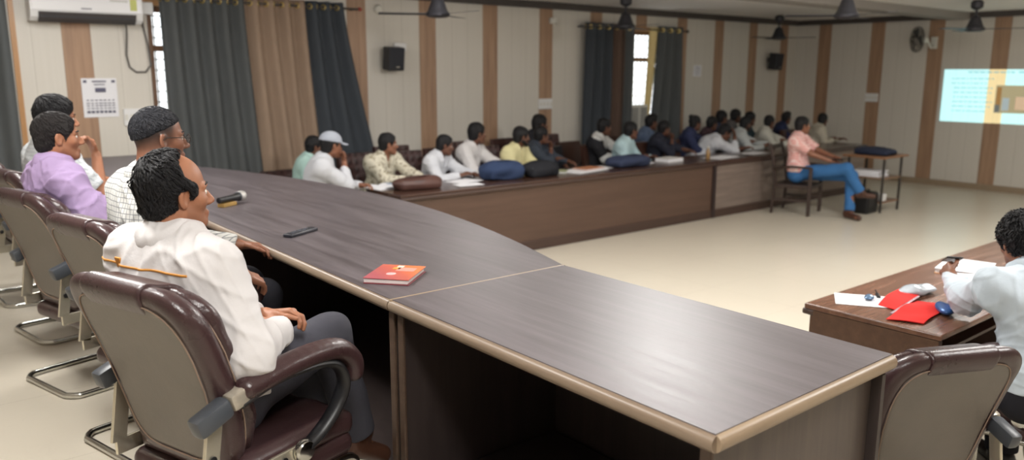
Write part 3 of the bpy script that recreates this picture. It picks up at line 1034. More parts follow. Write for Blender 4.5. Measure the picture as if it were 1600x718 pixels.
def spline(pts, n=6):
    P = [np.asarray(a, float) for a in pts]
    out = []
    for i in range(len(P) - 1):
        p0 = P[max(i - 1, 0)]; p1 = P[i]; p2 = P[i + 1]; p3 = P[min(i + 2, len(P) - 1)]
        for k in range(n):
            t = k / n
            out.append(0.5 * ((2 * p1) + (-p0 + p2) * t + (2 * p0 - 5 * p1 + 4 * p2 - p3) * t * t + (-p0 + 3 * p1 - 3 * p2 + p3) * t ** 3))
    out.append(P[-1])
    return out
def arm_path(s):
    return [V(-0.27, s * 0.27, 0.665), V(-0.17, s * 0.275, 0.69), V(-0.03, s * 0.28, 0.713), V(0.10, s * 0.28, 0.715), V(0.19, s * 0.275, 0.695), V(0.245, s * 0.27, 0.645), V(0.255, s * 0.265, 0.60)]
def me_pad(s):
    pts = spline(arm_path(s)[1:], 4)
    fs = [rc(a, b, 0.033) for a, b in zip(pts, pts[1:])]
    u = union(fs, 0.002)
    def f(p):
        q = p.copy(); q[:, 1] = s * 0.277 + (p[:, 1] - s * 0.277) * 0.85
        return u(q)
    lo = V(-0.26, min(s * 0.23, s * 0.38), 0.52); hi = V(0.33, max(s * 0.23, s * 0.38), 0.79)
    return sdf_mesh('armrest_pad', f, lo, hi, 0.0065)
me_pads = {s: me_pad(s) for s in (-1, 1)}

def sl_tube(pts, r, name, mat, par, n=12, closed=False, flat=None):
    return MB().tube([tuple(p) for p in pts], r, n, closed=closed, flat=flat).build(name, mat, par, smooth=True)

def exec_chair(label, loc, rz, group):
    t = thing('office_chair', label, 'office chair', loc, rz, group)
    link('back_shell', me_shell, M['leather'], t)
    pn = link('back_panel', me_panel, M['rexine'], t)
    link('back_cushion', me_cush, M['leather'], t)
    link('head_band', me_band, M['leather'], t)
    link('seat_cushion', me_seat, M['leather'], t)
    link('seat_base', me_seat2, M['leather'], t)
    # stitched piping round the back panel and the shell's shoulder
    for off, dx, nm in ((0.225, -0.043, 'piping'), (0.262, 0.036, 'piping')):
        pts = []
        hz = HZ - 0.045 if off < 0.25 else HZ - 0.01
        for a in np.linspace(0, 2 * PI, 65)[:-1]:
            ca, sa = math.cos(a), math.sin(a)
            e = 0.42
            y = off * math.copysign(abs(ca) ** e, ca); z = ZC + hz * math.copysign(abs(sa) ** e, sa)
            y *= float(halfw(np.array([z]))[0]) / 0.27
            pts.append((float(back_x(z)) + dx, y, z))
        sl_tube(pts, 0.0022, nm, M['stitch'], t, 6, True)
    for s in (-1, 1):
        before = set(t.children)
        a = link('armrest_pad', me_pads[s], M['leather'], t)
        P = spline(arm_path(s)[1:])
        sl_tube([(p[0] * 1.0, p[1] - s * -0.031, p[2] - 0.004) for p in P], 0.0018, 'piping', M['stitch'], a, 6)
        lp = spline([V(-0.20, s * 0.275, 0.655), V(-0.08, s * 0.277, 0.683), V(0.07, s * 0.277, 0.683), V(0.165, s * 0.275, 0.655), V(0.205, s * 0.272, 0.59), V(0.18, s * 0.268, 0.52), V(0.11, s * 0.264, 0.455), V(0.03, s * 0.262, 0.42)])
        sl_tube(lp, 0.026, 'armrest_loop', M['blackp'], t, 12, flat=(0.62, 1.0))
        MB().box((-0.285, s * 0.27, 0.645), (0.115, 0.052, 0.06), rot=Matrix.Rotation(-0.32, 3, 'Y'), bevel=0.014).build('armrest_end_cap', M['greyp'], t, smooth=True)
        MB().box((-0.205, s * 0.273, 0.675), (0.06, 0.054, 0.05), rot=Matrix.Rotation(-0.28, 3, 'Y'), bevel=0.01).build('armrest_sleeve', M['tape'], t, smooth=True)
        # plated side bars
        bar = MB()
        def strip(a, b, w=0.05, th=0.012):
            a = Vector(a); b = Vector(b); d = b - a
            ang = math.atan2(d.z, d.x)
            bar.box((a + b) / 2, (d.length, th, w), rot=Matrix.Rotation(-ang, 3, 'Y'), bevel=0.003)
        strip((-0.265, s * 0.255, 0.63), (-0.30, s * 0.255, 0.42))
        strip((-0.31, s * 0.255, 0.405), (0.06, s * 0.255, 0.415), 0.05)
        br = bar.build('side_bar', M['creamchrome'], t)
        for x, z in ((-0.283, 0.52), (-0.04, 0.412)):
            MB().lathe([(0.011, 0), (0.011, 0.004), (0.0, 0.006)], (x, s * 0.262, z), 12, Matrix.Rotation(-s * PI / 2, 3, 'X')).build('bolt', M['blackp'], br)
        MB().lathe([(0.036, 0), (0.036, 0.012), (0.03, 0.02), (0.012, 0.024), (0, 0.024)], (0.03, s * 0.264, 0.42), 24, Matrix.Rotation(-s * PI / 2, 3, 'X')).build('pivot_cover', M['chrome'], t, smooth=True)
        if s > 0:            # the left arm sits a little farther forward
            for ch in set(t.children) - before:
                ch.location.x += 0.06
    # cantilever sled frame, one bent tube
    w = 0.245
    sled = []
    for s, order in ((1, 1), (-1, -1)):
        side = [V(0.02, s * w, 0.315), V(0.20, s * w, 0.31), V(0.262, s * w, 0.29), V(0.275, s * w, 0.24), V(0.268, s * w, 0.07), V(0.245, s * w, 0.022), V(0.20, s * w, 0.015), V(-0.20, s * w, 0.015), V(-0.265, s * (w - 0.01), 0.015), V(-0.30, s * (w - 0.055), 0.015)]
        sled += spline(side, 4)[::order] if order == 1 else spline(side, 4)[::-1]
    sl_tube(sled, 0.0145, 'sled_frame', M['chrome'], t, 12)
    MB().box((0.0, 0, 0.312), (0.18, 0.50, 0.02), bevel=0.004).build('seat_plate', M['blackp'], t)
    for s in (-1, 1):
        MB().box((-0.17, s * 0.10, 0.345), (0.05, 0.03, 0.08), rot=Matrix.Rotation(-0.5, 3, 'Y'), bevel=0.006).build('back_bracket', M['blackp'], t)
    return t
GX = 'brown leather office chairs'
chA = exec_chair('brown leather office chair nearest the camera, holding the man in the white shirt', (0.834, 2.388, DZ), 0.319, GX)
copy_tree(chA, (0.957, 3.474, DZ), 0.239, 'brown leather office chair of the man in the checked shirt, second from the camera')
copy_tree(chA, (0.89, 4.42, DZ), 0.258, 'brown leather office chair of the man in the lilac shirt, third from the camera')
copy_tree(chA, (0.965, 5.353, DZ), 0.187, 'brown leather office chair at the left edge behind the lilac shirt man')
copy_tree(chA, (0.95, 6.30, DZ), 0.05, 'farthest brown leather office chair, its chrome base seen at the left edge')
copy_tree(chA, (2.947, 1.325, 0), 1.121, 'empty brown leather office chair at the lower right beside the table end')
copy_tree(chA, (4.05, 1.0, 0), 1.45, 'brown leather office chair at the right edge under the man writing at the right desk')

# ------------------------------------------------------------------ chairs of the students
M['tuft'] = None
def tufted():
    m, nt, bs = nodes_of('tufted_brown_leather')
    v = coords(nt, (1, 1, 1), rot=(0, 0, 0))
    sx = nt.nodes.new('ShaderNodeSeparateXYZ')
    nt.links.new(v, sx.inputs[0])
    def tri(o, s):
        q = mth(nt, 'FRACT', mth(nt, 'MULTIPLY', o, s))
        return mth(nt, 'ABSOLUTE', mth(nt, 'SUBTRACT', q, 0.5))
    h = mth(nt, 'MULTIPLY', tri(sx.outputs[1], 11.0), tri(sx.outputs[2], 11.0))
    nt.links.new(ramp(nt, h, [(0.0, lin((70, 44, 42))), (0.2, lin((44, 28, 28)))]), bs.inputs['Base Color'])
    bs.inputs['Roughness'].default_value = 0.4
    bump(nt, bs, h, 0.8, 0.03)
    return m
M['tuft'] = tufted()
M['brownchair'] = plain('brown_chair', (70, 46, 38), 0.4)
M['blackleather'] = leather('black_leather', (38, 38, 42), 0.35)
M['oldwood'] = wood('old_chair_wood', (48, 36, 32), (70, 54, 46), 2, rough=0.45)
def student_chair(label, loc, rz, mat, top=0.98, group=None):
    t = thing('visitor_chair', label, 'chair', loc, rz, group)
    w = 0.50
    b = MB().grid(lambda u, v: (-0.24 - 0.10 * v - 0.02 * math.cos((u - 0.5) * PI), (u - 0.5) * w * (1 - 0.06 * v), 0.46 + (top - 0.46) * v), 10, 10, (-0.06, 0, 0))
    bmesh.ops.bevel(b.bm, geom=[e for e in b.bm.edges if e.calc_face_angle(0) > 1.0], offset=0.018, segments=3, affect='EDGES')
    b.build('backrest', mat, t, smooth=True, ang=50)
    MB().box((0, 0, 0.42), (0.48, 0.48, 0.09), bevel=0.03, seg=3).build('seat', mat, t, smooth=True)
    for s in (-1, 1):
        MB().tube([(-0.24, s * 0.27, 0.62), (0.16, s * 0.27, 0.64), (0.21, s * 0.27, 0.61)], 0.024, 8).build('armrest', M['oldwood'], t, smooth=True)
        for x in (-0.22, 0.2):
            MB().box((x, s * 0.235 if x < 0 else s * 0.25, 0.30 if x > 0 else 0.30), (0.04, 0.04, 0.60), bevel=0.006).build('leg', M['oldwood'], t)
    return t
# ------------------------------------------------------------------ ceiling fans, wall fan
M['fan'] = plain('fan_dark', (54, 54, 60), 0.45, metal=0.3)
def ceiling_fan(label, x, y, zb, a0, sc=1.0):
    t = thing('ceiling_fan', label, 'ceiling fan', (x, y, CZ), 0, 'dark ceiling fans')
    h = CZ - zb
    MB().lathe([(0.03, -0.13), (0.075, -0.10), (0.08, -0.03), (0.05, -0.005), (0.02, 0.0)], (0, 0, 0), 20).build('canopy', M['fan'], t, smooth=True)
    MB().tube([(0, 0, -0.05), (0, 0, -h + 0.17)], 0.014, 10).build('rod', M['fan'], t, smooth=True)
    mo = MB().lathe([(0.02, 0.0), (0.09, 0.004), (0.125, 0.02), (0.128, 0.045), (0.105, 0.07), (0.085, 0.12), (0.06, 0.19), (0.04, 0.21), (0.016, 0.22)], (0, 0, -h), 24).build('motor', M['fan'], t, smooth=True)
    for k in range(3):
        a = a0 + k * 2 * PI / 3
        R = Matrix.Rotation(a, 4, 'Z')
        b = MB()
        b.grid(lambda u, v: (R @ Vector((0.11 + 0.50 * u, (v - 0.5) * (0.10 + 0.03 * u), -h + 0.035 + 0.012 * (v - 0.5)))), 8, 4, (0, 0, 0.004))
        b.build('blade', M['fan'], t)
    return t
ceiling_fan('dark ceiling fan nearest the wide tan curtain, cut by the top edge', 4.87, 7.15, 2.45, 0.55)
ceiling_fan('dark ceiling fan hanging in front of the far bright window', 8.02, 7.43, 2.45, 0.35)
ceiling_fan('dark ceiling fan nearest the far corner, above the far speaker', 12.61, 8.1, 2.45, 0.9)
ceiling_fan('dark ceiling fan under the beam, between the far corner and the wall fan', 8.18, 4.47, 2.45, 0.2)
ceiling_fan('dark ceiling fan hanging above the projected slide', 12.01, 4.70, 2.45, 0.75)

t = thing('wall_fan', 'grey wall mounted fan high on a wood strip of the screen wall', 'wall fan', (WX, 6.24, 2.45))
MB().box((-0.02, 0, -0.05), (0.04, 0.11, 0.2), bevel=0.01).build('wall_bracket', M['offwhite'], t)
MB().tube([(-0.03, 0, -0.10), (-0.16, 0.0, -0.12), (-0.2, 0.03, -0.02)], 0.02, 8).build('arm', M['offwhite'], t, smooth=True)
Rf = Matrix.Rotation(-0.75, 3, 'Z') @ Matrix.Rotation(-PI / 2, 3, 'Y') 
cf = Vector((-0.30, 0.09, 0.0))
MB().lathe([(0.05, -0.10), (0.065, -0.05), (0.06, 0.0), (0.02, 0.02)], cf, 16, Rf).build('motor', M['offwhite'], t, smooth=True)
cage = MB()
for rr, zz in ((0.21, 0.07), (0.20, 0.10), (0.20, 0.04), (0.14, 0.13), (0.07, 0.14), (0.14, 0.02)):
    cage.tube([cf + Rf @ Vector((rr * math.cos(a), rr * math.sin(a), zz)) for a in np.linspace(0, 2 * PI, 33)[:-1]], 0.004, 6, closed=True)
for k in range(24):
    a = k * 2 * PI / 24
    cage.tube([cf + Rf @ Vector((rr * math.cos(a), rr * math.sin(a), zz)) for rr, zz in ((0.03, 0.015), (0.14, 0.02), (0.20, 0.045), (0.21, 0.07), (0.2, 0.10), (0.14, 0.13), (0.02, 0.142))], 0.0025, 5)
cage.build('cage', M['steel'], t)
for k in range(3):
    a = k * 2 * PI / 3 + 0.4
    Rk = Rf @ Matrix.Rotation(a, 3, 'Z')
    MB().grid(lambda u, v: cf + Rk @ Vector((0.03 + 0.15 * u, (v - 0.5) * (0.05 + 0.10 * u), 0.07 + 0.03 * (v - 0.5))), 6, 4, (0, 0, 0.003)).build('blade', M['greyp'], t)

# ------------------------------------------------------------------ things on the head table
Z = TT
# remote control
t = thing('remote_control', 'black remote control lying alone on the head table', 'remote control', (1.697, 3.744, Z), math.atan2(3.79 - 3.70, 1.783 - 1.61))
MB().box((0, 0, 0.009), (0.215, 0.054, 0.018), bevel=0.006, seg=3).build('case', plain('remote_case', (34, 35, 44), 0.35), t, smooth=True)
for i in range(7):
    for j in range(3):
        MB().box((-0.075 + i * 0.022, -0.013 + j * 0.013, 0.019), (0.012, 0.008, 0.003), bevel=0.001).build('button', plain('remote_button', (96, 98, 112), 0.5) if (i + j) % 4 == 0 else M['greyp'], t)
# diary
c = (1.603, 2.69)
rz = math.atan2(2.51 - 2.657, 1.563 - 1.454)
rz = -0.88
t = thing('diary', 'orange and maroon diary lying by the joint of the head table', 'diary', (1.61, 2.69, Z), rz)
L_, W_ = 0.185, 0.225
M['cover'] = None
def cover_mat():
    m, nt, bs = nodes_of('diary_cover')
    v = coords(nt)
    sx = nt.nodes.new('ShaderNodeSeparateXYZ')
    nt.links.new(v, sx.inputs[0])
    f = mth(nt, 'ADD', mth(nt, 'MULTIPLY', sx.outputs[0], 3.2), mth(nt, 'MULTIPLY', sx.outputs[1], 2.6))
    f = mth(nt, 'ADD', f, 0.5)
    nt.links.new(ramp(nt, f, [(0.12, lin((168, 84, 92))), (0.55, lin((196, 96, 76))), (0.8, lin((222, 120, 66)))]), bs.inputs['Base Color'])
    bs.inputs['Roughness'].default_value = 0.35
    return m
M['cover'] = cover_mat()
M['maroon'] = plain('maroon_cover', (122, 54, 62), 0.4)
MB().box((0, 0, 0.002), (L_, W_, 0.004), bevel=0.0015).build('back_cover', M['maroon'], t)
MB().box((-0.003, 0, 0.012), (L_ - 0.008, W_ - 0.008, 0.017), bevel=0.003).build('pages', plain('page_edges', (226, 214, 212), 0.8), t)
cv = MB().box((0, 0, 0.0225), (L_, W_, 0.004), bevel=0.0015).build('front_cover', M['cover'], t)
MB().tube([(0, -W_ / 2 + 0.001, 0.0125), (0, -W_ / 2 + 0.001, 0.0126)], 0.001, 4).build('ribbon', M['maroon'], t)
# ------------------------------------------------------------------ people
def unit(v):
    v = np.asarray(v, float)
    return v / max(np.linalg.norm(v), 1e-9)
def rotm(yaw=0, pitch=0, roll=0):
    """columns forward, left, up; pitch > 0 looks down"""
    cy, sy, cp, sp, cr, sr = math.cos(yaw), math.sin(yaw), math.cos(pitch), math.sin(pitch), math.cos(roll), math.sin(roll)
    Rz = np.array([[cy, -sy, 0], [sy, cy, 0], [0, 0, 1]])
    Ry = np.array([[cp, 0, sp], [0, 1, 0], [-sp, 0, cp]])
    Rx = np.array([[1, 0, 0], [0, cr, -sr], [0, sr, cr]])
    return Rz @ Ry @ Rx
def ik(a, b, l1, l2, pole):
    d = b - a
    L = np.linalg.norm(d)
    mx = (l1 + l2) * 0.985
    if L > mx:
        b = a + d / L * mx; d = b - a; L = mx
    x = (l1 * l1 - l2 * l2 + L * L) / (2 * L)
    h = math.sqrt(max(l1 * l1 - x * x, 0))
    u = d / L
    p = np.asarray(pole, float); p = unit(p - u * (p @ u))
    return a + u * x + p * h, b

M['skin_a'] = skin('skin_tan', (160, 108, 80), (136, 78, 66))
M['skin_b'] = skin('skin_brown', (138, 92, 70), (116, 66, 58))
M['skin_c'] = skin('skin_dark_brown', (108, 72, 56), (92, 54, 48))
M['hair'] = hairmat('black_hair', (17, 16, 19), 0.5)
M['hair_soft'] = hairmat('soft_black_hair', (30, 26, 26), 0.55)
M['hair_grey'] = hairmat('greying_hair', (27, 28, 34), 0.5)
M['shoe'] = plain('brown_shoe', (76, 48, 36), 0.4)
M['shoeblack'] = plain('black_shoe', (24, 22, 22), 0.35)
def eye_mat():
    m, nt, bs = nodes_of('eye')
    v = nt.nodes.new('ShaderNodeTexCoord').outputs['Object']
    sx = nt.nodes.new('ShaderNodeSeparateXYZ')
    nt.links.new(v, sx.inputs[0])
    nt.links.new(ramp(nt, mth(nt, 'MULTIPLY', sx.outputs[0], 82.0), [(0.80, lin((220, 210, 200))), (0.84, lin((36, 24, 18)))]), bs.inputs['Base Color'])
    bs.inputs['Roughness'].default_value = 0.1
    return m
M['eye'] = eye_mat()
me_eye = bpy.data.meshes.new('eye')
_b = bmesh.new(); bmesh.ops.create_uvsphere(_b, u_segments=14, v_segments=10, radius=0.0118); _b.to_mesh(me_eye); _b.free()
for _p in me_eye.polygons: _p.use_smooth = True
me_eye.materials.append(M['eye'])

def hand_prims(w, d, n, side, curl, spread=0.10, sc=1.0, thumb=0.6):
    """w wrist, d pointing direction, n palm normal, side +1 when the thumb lies to n x d"""
    d = unit(d); n = unit(n - d * (np.asarray(n) @ d)); t = np.cross(n, d) * side
    out = []
    out.append(rc(w + t * 0.014 * sc, w + d * 0.075 * sc + t * 0.026 * sc, 0.017 * sc, 0.0135 * sc))
    out.append(rc(w, w + d * 0.08 * sc, 0.0175 * sc, 0.0135 * sc))
    out.append(rc(w - t * 0.014 * sc, w + d * 0.072 * sc - t * 0.026 * sc, 0.017 * sc, 0.0125 * sc))
    fing = []
    for k, (off, L, r) in enumerate(((0.031, 0.072, 0.0088), (0.0105, 0.080, 0.0090), (-0.0105, 0.074, 0.0086), (-0.030, 0.058, 0.0076))):
        b0 = w + d * (0.080 - 0.006 * abs(k - 1)) * sc + t * off * sc
        a = 0.0; p = b0
        dd = unit(d + t * spread * (1.5 - k) * 0.5)
        for s, (fr, ca) in enumerate(((0.45, 0.8), (0.32, 1.0), (0.23, 0.7))):
            a += curl * ca
            q = p + (dd * math.cos(a) + n * math.sin(a)) * L * fr * sc
            fing.append(rc(p, q, r * sc * (1 - 0.08 * s), r * sc * (1 - 0.08 * (s + 1))))
            p = q
    b0 = w + d * 0.022 * sc + t * 0.024 * sc
    p1 = b0 + unit(d * 0.6 + t * 0.75 + n * 0.35 * thumb) * 0.042 * sc
    p2 = p1 + unit(d * 0.85 + t * 0.25 + n * 0.5 * thumb) * 0.032 * sc
    p3 = p2 + unit(d * 0.9 - t * 0.05 + n * 0.6 * thumb) * 0.026 * sc
    fing += [rc(b0, p1, 0.0125 * sc, 0.0105 * sc), rc(p1, p2, 0.0105 * sc, 0.0095 * sc), rc(p2, p3, 0.0095 * sc, 0.0075 * sc)]
    return out, fing

def head_fns(hc, R, hs, neck0, nr=0.056):
    T = lambda *q: hc + R @ (V(*q) * hs)
    skull = [el(T(-0.014, 0, 0.030), V(0.096, 0.074, 0.090) * hs, R), el(T(0.026, 0, -0.030), V(0.064, 0.058, 0.088) * hs, R)]
    for s in (-1, 1):
        skull.append(rc(T(0.0, s * 0.046, -0.058), T(0.062, s * 0.016, -0.098), 0.024 * hs, 0.020 * hs))
        skull.append(el(T(0.056, s * 0.036, -0.022), V(0.024, 0.024, 0.022) * hs, R))
    skull.append(el(T(0.076, 0, -0.096), V(0.020, 0.024, 0.018) * hs, R))
    skull.append(rc(T(-0.030, 0, -0.035), neck0, nr * hs, nr * 1.08 * hs))
    base = union(skull, 0.022 * hs)
    fine = [rc(T(0.086, 0, 0.006), T(0.110, 0, -0.030), 0.008 * hs, 0.0125 * hs), rc(T(0.083, -0.016, 0.022), T(0.066, -0.044, 0.020), 0.010 * hs, 0.009 * hs), rc(T(0.083, 0.016, 0.022), T(0.066, 0.044, 0.020), 0.010 * hs, 0.009 * hs)]
    for s in (-1, 1):
        fine.append(el(T(0.096, s * 0.0125, -0.036), V(0.012, 0.009, 0.008) * hs, R))
    fine.append(rc(T(0.088, -0.017, -0.064), T(0.088, 0.017, -0.064), 0.0075 * hs))
    fine.append(rc(T(0.086, -0.014, -0.075), T(0.086, 0.014, -0.075), 0.0080 * hs))
    socks = [el(T(0.094, s * 0.031, 0.001), V(0.016, 0.019, 0.013) * hs, R) for s in (-1, 1)]
    ears = []
    Re = []
    for s in (-1, 1):
        E = R @ rotm(-s * 0.35, -0.18, 0)
        ears.append(el(T(-0.010, s * 0.077, -0.010), V(0.019, 0.0075, 0.033) * hs, E))
        ears.append(el(T(-0.002, s * 0.080, -0.008), V(0.010, 0.006, 0.020) * hs, E))
    def f(p):
        d = base(p)
        for g in fine:
            d = smin(d, g(p), 0.010 * hs)
        for g in socks:
            d = smax(d, -g(p), 0.010 * hs)
        for k in (0, 2):
            e = smax(ears[k](p), -ears[k + 1](p), 0.006 * hs)
            d = smin(d, e, 0.008 * hs)
        return d
    return f, T

def hair_fn(hc, R, hs, style, seed=0):
    T = lambda *q: hc + R @ (V(*q) * hs)
    th = dict(short=0.009, thick=0.015, curly=0.022, receding=0.012, crop=0.007, bun=0.012, long=0.014).get(style, 0.012)
    sk = el(T(-0.016, 0, 0.032), V(0.096 + th, 0.073 + th * 0.9, 0.089 + th) * hs, R)
    nape = el(T(-0.048, 0, -0.035), V(0.056 + th * 0.5, 0.058 + th * 0.5, 0.062) * hs, R)
    tops = [sk, nape]
    if style == 'thick' or style == 'receding':
        tops.append(el(T(-0.03, 0.012, 0.082), V(0.072, 0.060, 0.046) * hs, R))
    if style == 'quiff':
        tops.append(el(T(0.02, 0.0, 0.10), V(0.075, 0.066, 0.04) * hs, R))
    if style == 'bun':
        tops.append(el(T(-0.10, 0, 0.10), V(0.042, 0.042, 0.038) * hs, R))
    n1 = unit(V(0.88, 0, -0.47)); c1 = 0.033
    n2 = unit(V(0.55, 0, -0.83)); c2 = 0.036
    if style == 'receding':
        c2 = 0.026
        n1 = unit(V(1.0, 0, 0.34)); c1 = 0.044
    if style == 'crop':
        c2 = -0.036; n2 = unit(V(0.45, 0, -0.89))
    N2 = (R @ n2).astype(F32)
    g = creases(seed + 11, 0.9, 120.0, 6, 0.45)
    g2 = folds(seed + 5, 1.0, 45.0, 5)
    amp = dict(curly=0.0052, thick=0.0026, receding=0.0030, crop=0.0008, short=0.0014).get(style, 0.0025)
    u = union(tops, 0.02 * hs)
    N1 = (R @ n1).astype(F32); H = np.asarray(hc).astype(F32)
    Lf = R[:, 1].astype(F32); Uf = R[:, 2].astype(F32); Ff = R[:, 0].astype(F32)
    def f(p):
        q = (p - H)
        d = u(p) + (g(p) * 0.6 + g2(p) * 0.6) * F32(amp)
        l = np.abs(q @ Lf); up = q @ Uf; fo = q @ Ff
        lim = c1 * hs + (0.004 * g2(p))
        if style == 'receding':
            lim = lim - 0.028 * np.clip((l - 0.02) / 0.03, 0, 1) * np.clip((up - 0.03) / 0.02, 0, 1)
        cut = np.maximum(q @ N1 - lim, q @ N2 - c2 * hs - 0.002 * g2(p))
        ear = np.sqrt((fo + 0.004) ** 2 + ((up + 0.016) * 0.62) ** 2 + (np.maximum(0, 0.064 - l)) ** 2) - 0.022 * hs
        d = smax(d, cut, 0.009 * hs)
        d = smax(d, -ear, 0.008 * hs)
        if style != 'long':
            d = smax(d, (-0.088 * hs - up), 0.01)
        return d.astype(F32)
    return f

PEOPLE_RES = dict(near=0.0045, mid=0.006, far=0.0085)
def person(label, base, yaw, S=0.45, lean=0.0, twist=0.0, side=0.0, head=(0, 0, 0), hands=None, legs=None, shirt=None, sleeve='long', trousers=None,
           hair='short', hairm=None, skinm=None, res='far', sc=1.0, beard=0.0, cap=None, collar=True, glasses=False, group=None, seed=0, pelvis_lift=0.0,
           poles=None, curls=(0.5, 0.5), handdir=None, handn=None, girth=1.0, shoes=None, extra=None, foldamp=0.004, slouch=0.08, neckup=0.0, crossed=False, vest=None, loose=0.0, nr=0.056):
    h = PEOPLE_RES[res]
    hip = V(0, 0, S + 0.085 + pelvis_lift)
    sd = unit(V(math.sin(lean), side, math.cos(lean)))
    sd2 = unit(V(math.sin(lean + slouch), side, math.cos(lean + slouch)))
    waist = hip + sd * 0.17 * sc
    chest = waist + sd2 * 0.17 * sc
    neckb = chest + sd2 * 0.185 * sc
    Tw = rotm(twist)
    lat = Tw @ V(0, 1, 0); fw = Tw @ V(1, 0, 0)
    shc = chest + sd2 * 0.125 * sc
    SHW = 0.168 * sc
    sh = {1: shc + lat * SHW, -1: shc - lat * SHW}
    HR = rotm(*head)
    hs = 0.97 * sc
    neckdir = unit(sd2 + V(0.25, 0, 0) * 1.0)
    hc = neckb + neckdir * (0.105 * sc + neckup) + HR @ V(0.018, 0, 0.045) * hs
    hp = {1: hip + V(0, 0.085, 0), -1: hip - V(0, 0.085, 0)}
    # legs
    legs = legs or {}
    kn, an, toe = {}, {}, {}
    for s in (1, -1):
        L = legs.get(s)
        if L:
            kn[s], an[s] = V(*L[0]), V(*L[1])
            toe[s] = V(*L[2]) if len(L) > 2 else an[s] + V(0.16, s * 0.03, -0.05)
        else:
            kn[s] = V(0.41, s * 0.13, S + 0.055); an[s] = V(0.36, s * 0.13, 0.085); toe[s] = an[s] + V(0.16, s * 0.03, -0.045)
    # arms
    hands = hands or {}
    poles = poles or {}
    el_, wr = {}, {}
    for s in (1, -1):
        tgt = V(*hands[s]) if s in hands else V(0.26, s * 0.17, S + 0.20)
        el_[s], wr[s] = ik(sh[s], tgt, 0.285 * sc, 0.255 * sc, poles.get(s, V(-0.5, s * 0.7, -0.8)))
    # --- body: one skin surface
    k = 0.03
    tor = [rc(hp[1], hp[-1], 0.105 * girth), el(waist, V(0.112 * girth, 0.148 * girth, 0.15) * sc, Tw), el(chest, V(0.108 * girth, 0.155 * girth, 0.17) * sc, Tw),
           rc(sh[1] * 0.92 + sh[-1] * 0.08, sh[-1] * 0.92 + sh[1] * 0.08, 0.060 * sc), rc(sh[1], neckb - sd2 * 0.02, 0.052 * sc, 0.054 * sc), rc(sh[-1], neckb - sd2 * 0.02, 0.052 * sc, 0.054 * sc)]
    limbs = []
    for s in (1, -1):
        limbs += [rc(sh[s], el_[s], 0.052 * sc, 0.040 * sc), rc(el_[s], wr[s], 0.041 * sc, 0.027 * sc)]
    lg = []
    for s in (1, -1):
        lg += [rc(hp[s], kn[s], 0.086 * girth, 0.060), rc(kn[s], an[s], 0.058, 0.040), rc(an[s] + V(-0.01, 0, -0.02), toe[s], 0.036, 0.026)]
    hf, T = head_fns(hc, HR, hs, neckb, nr)
    palms, fingers = [], []
    for s in (1, -1):
        fd = unit(wr[s] - el_[s])
        d = (handdir or {}).get(s); d = fd if d is None else V(*d)
        n = (handn or {}).get(s); n = V(0, -s * 0.4, -1) if n is None else V(*n)
        d = unit(d); n = V(*n) - d * (V(*n) @ d)
        if np.linalg.norm(n) < 1e-3:
            n = V(1, 0, 0) - d * d[0]
        sign = s
        pa, fi = hand_prims(wr[s] + d * 0.012, d, n, sign, curls[0 if s == 1 else 1], sc=sc)
        palms.append(pa + [limbs[1 if s == 1 else 3]]); fingers += [(pa, fi)]
    T_ = union(tor, 0.035); L_ = union(limbs, 0.02); G_ = union(lg, 0.025)
    def body(p):
        d = smin(T_(p), L_(p), 0.03)
        d = smin(d, G_(p), 0.03)
        d = smin(d, hf(p), 0.02)
        for pa, fi in fingers:
            m = union(pa, 0.012)(p)
            d = smin(d, m, 0.012)
            for g in fi:
                d = smin(d, g(p), 0.004)
        return d
    allp = np.array([hip, waist, chest, neckb, hc, *sh.values(), *el_.values(), *wr.values(), *kn.values(), *an.values(), *toe.values()])
    lo = allp.min(0) - 0.22; hi = allp.max(0) + 0.22
    me = sdf_mesh('person', body, lo, hi, h, largest=True)
    # colour mask: lips, stubble
    co = np.empty(len(me.vertices) * 3, F32); me.vertices.foreach_get('co', co); co = co.reshape(-1, 3)
    q = (co - hc) @ HR / hs
    lips = np.clip(1 - (np.sqrt(((q[:, 1]) / 0.026) ** 2 + ((q[:, 2] + 0.0695) / 0.0125) ** 2) - 0.8) / 0.3, 0, 1) * (q[:, 0] > 0.07)
    st = beard * np.clip((-0.03 - q[:, 2] + (q[:, 0] < 0.05) * 0.01) / 0.02, 0, 1) * (q[:, 0] > 0.005) * (q[:, 2] > -0.135) * (1 - lips)
    if hair == 'crop':
        dpl = q @ unit(V(0.45, 0, -0.89)) + 0.036
        st = np.maximum(st, 1.8 * np.clip(1.1 - dpl / 0.075, 0, 1) * np.clip((0.045 - q[:, 0]) / 0.02, 0, 1) * (q[:, 2] > -0.1) * (np.abs(q[:, 1]) < 0.080))
    ca = me.color_attributes.new('tint', 'FLOAT_COLOR', 'POINT')
    arr = np.zeros((len(co), 4), F32); arr[:, 0] = lips; arr[:, 1] = st; arr[:, 3] = 1
    ca.data.foreach_set('color', arr.ravel())
    root = link('person', me, skinm or M['skin_b'], None, base)
    root.rotation_euler = (0, 0, yaw)
    tag(root, label, 'person', group)
    # --- hair
    hl, hh = hc - 0.17 * sc, hc + 0.19 * sc
    hres = {'near': 0.0035, 'mid': 0.0048, 'far': 0.007}[res]
    hfn = hair_fn(hc, HR, hs, hair, seed)
    lk = None
    if res != 'far':
        lk = hair_locks(hfn, hc, HR, hs, *(dict(receding=(1100, 0.048, 0.0018, 0.003), thick=(700, 0.05, 0.0021, 0.003), short=(700, 0.026, 0.0014, 0.002), curly=(900, 0.03, 0.0026, 0.010), crop=(1100, 0.012, 0.0011, 0.0012)).get(hair, (600, 0.03, 0.0018, 0.003))), seed + 3, 1.2 if hair == 'curly' else 0.28)
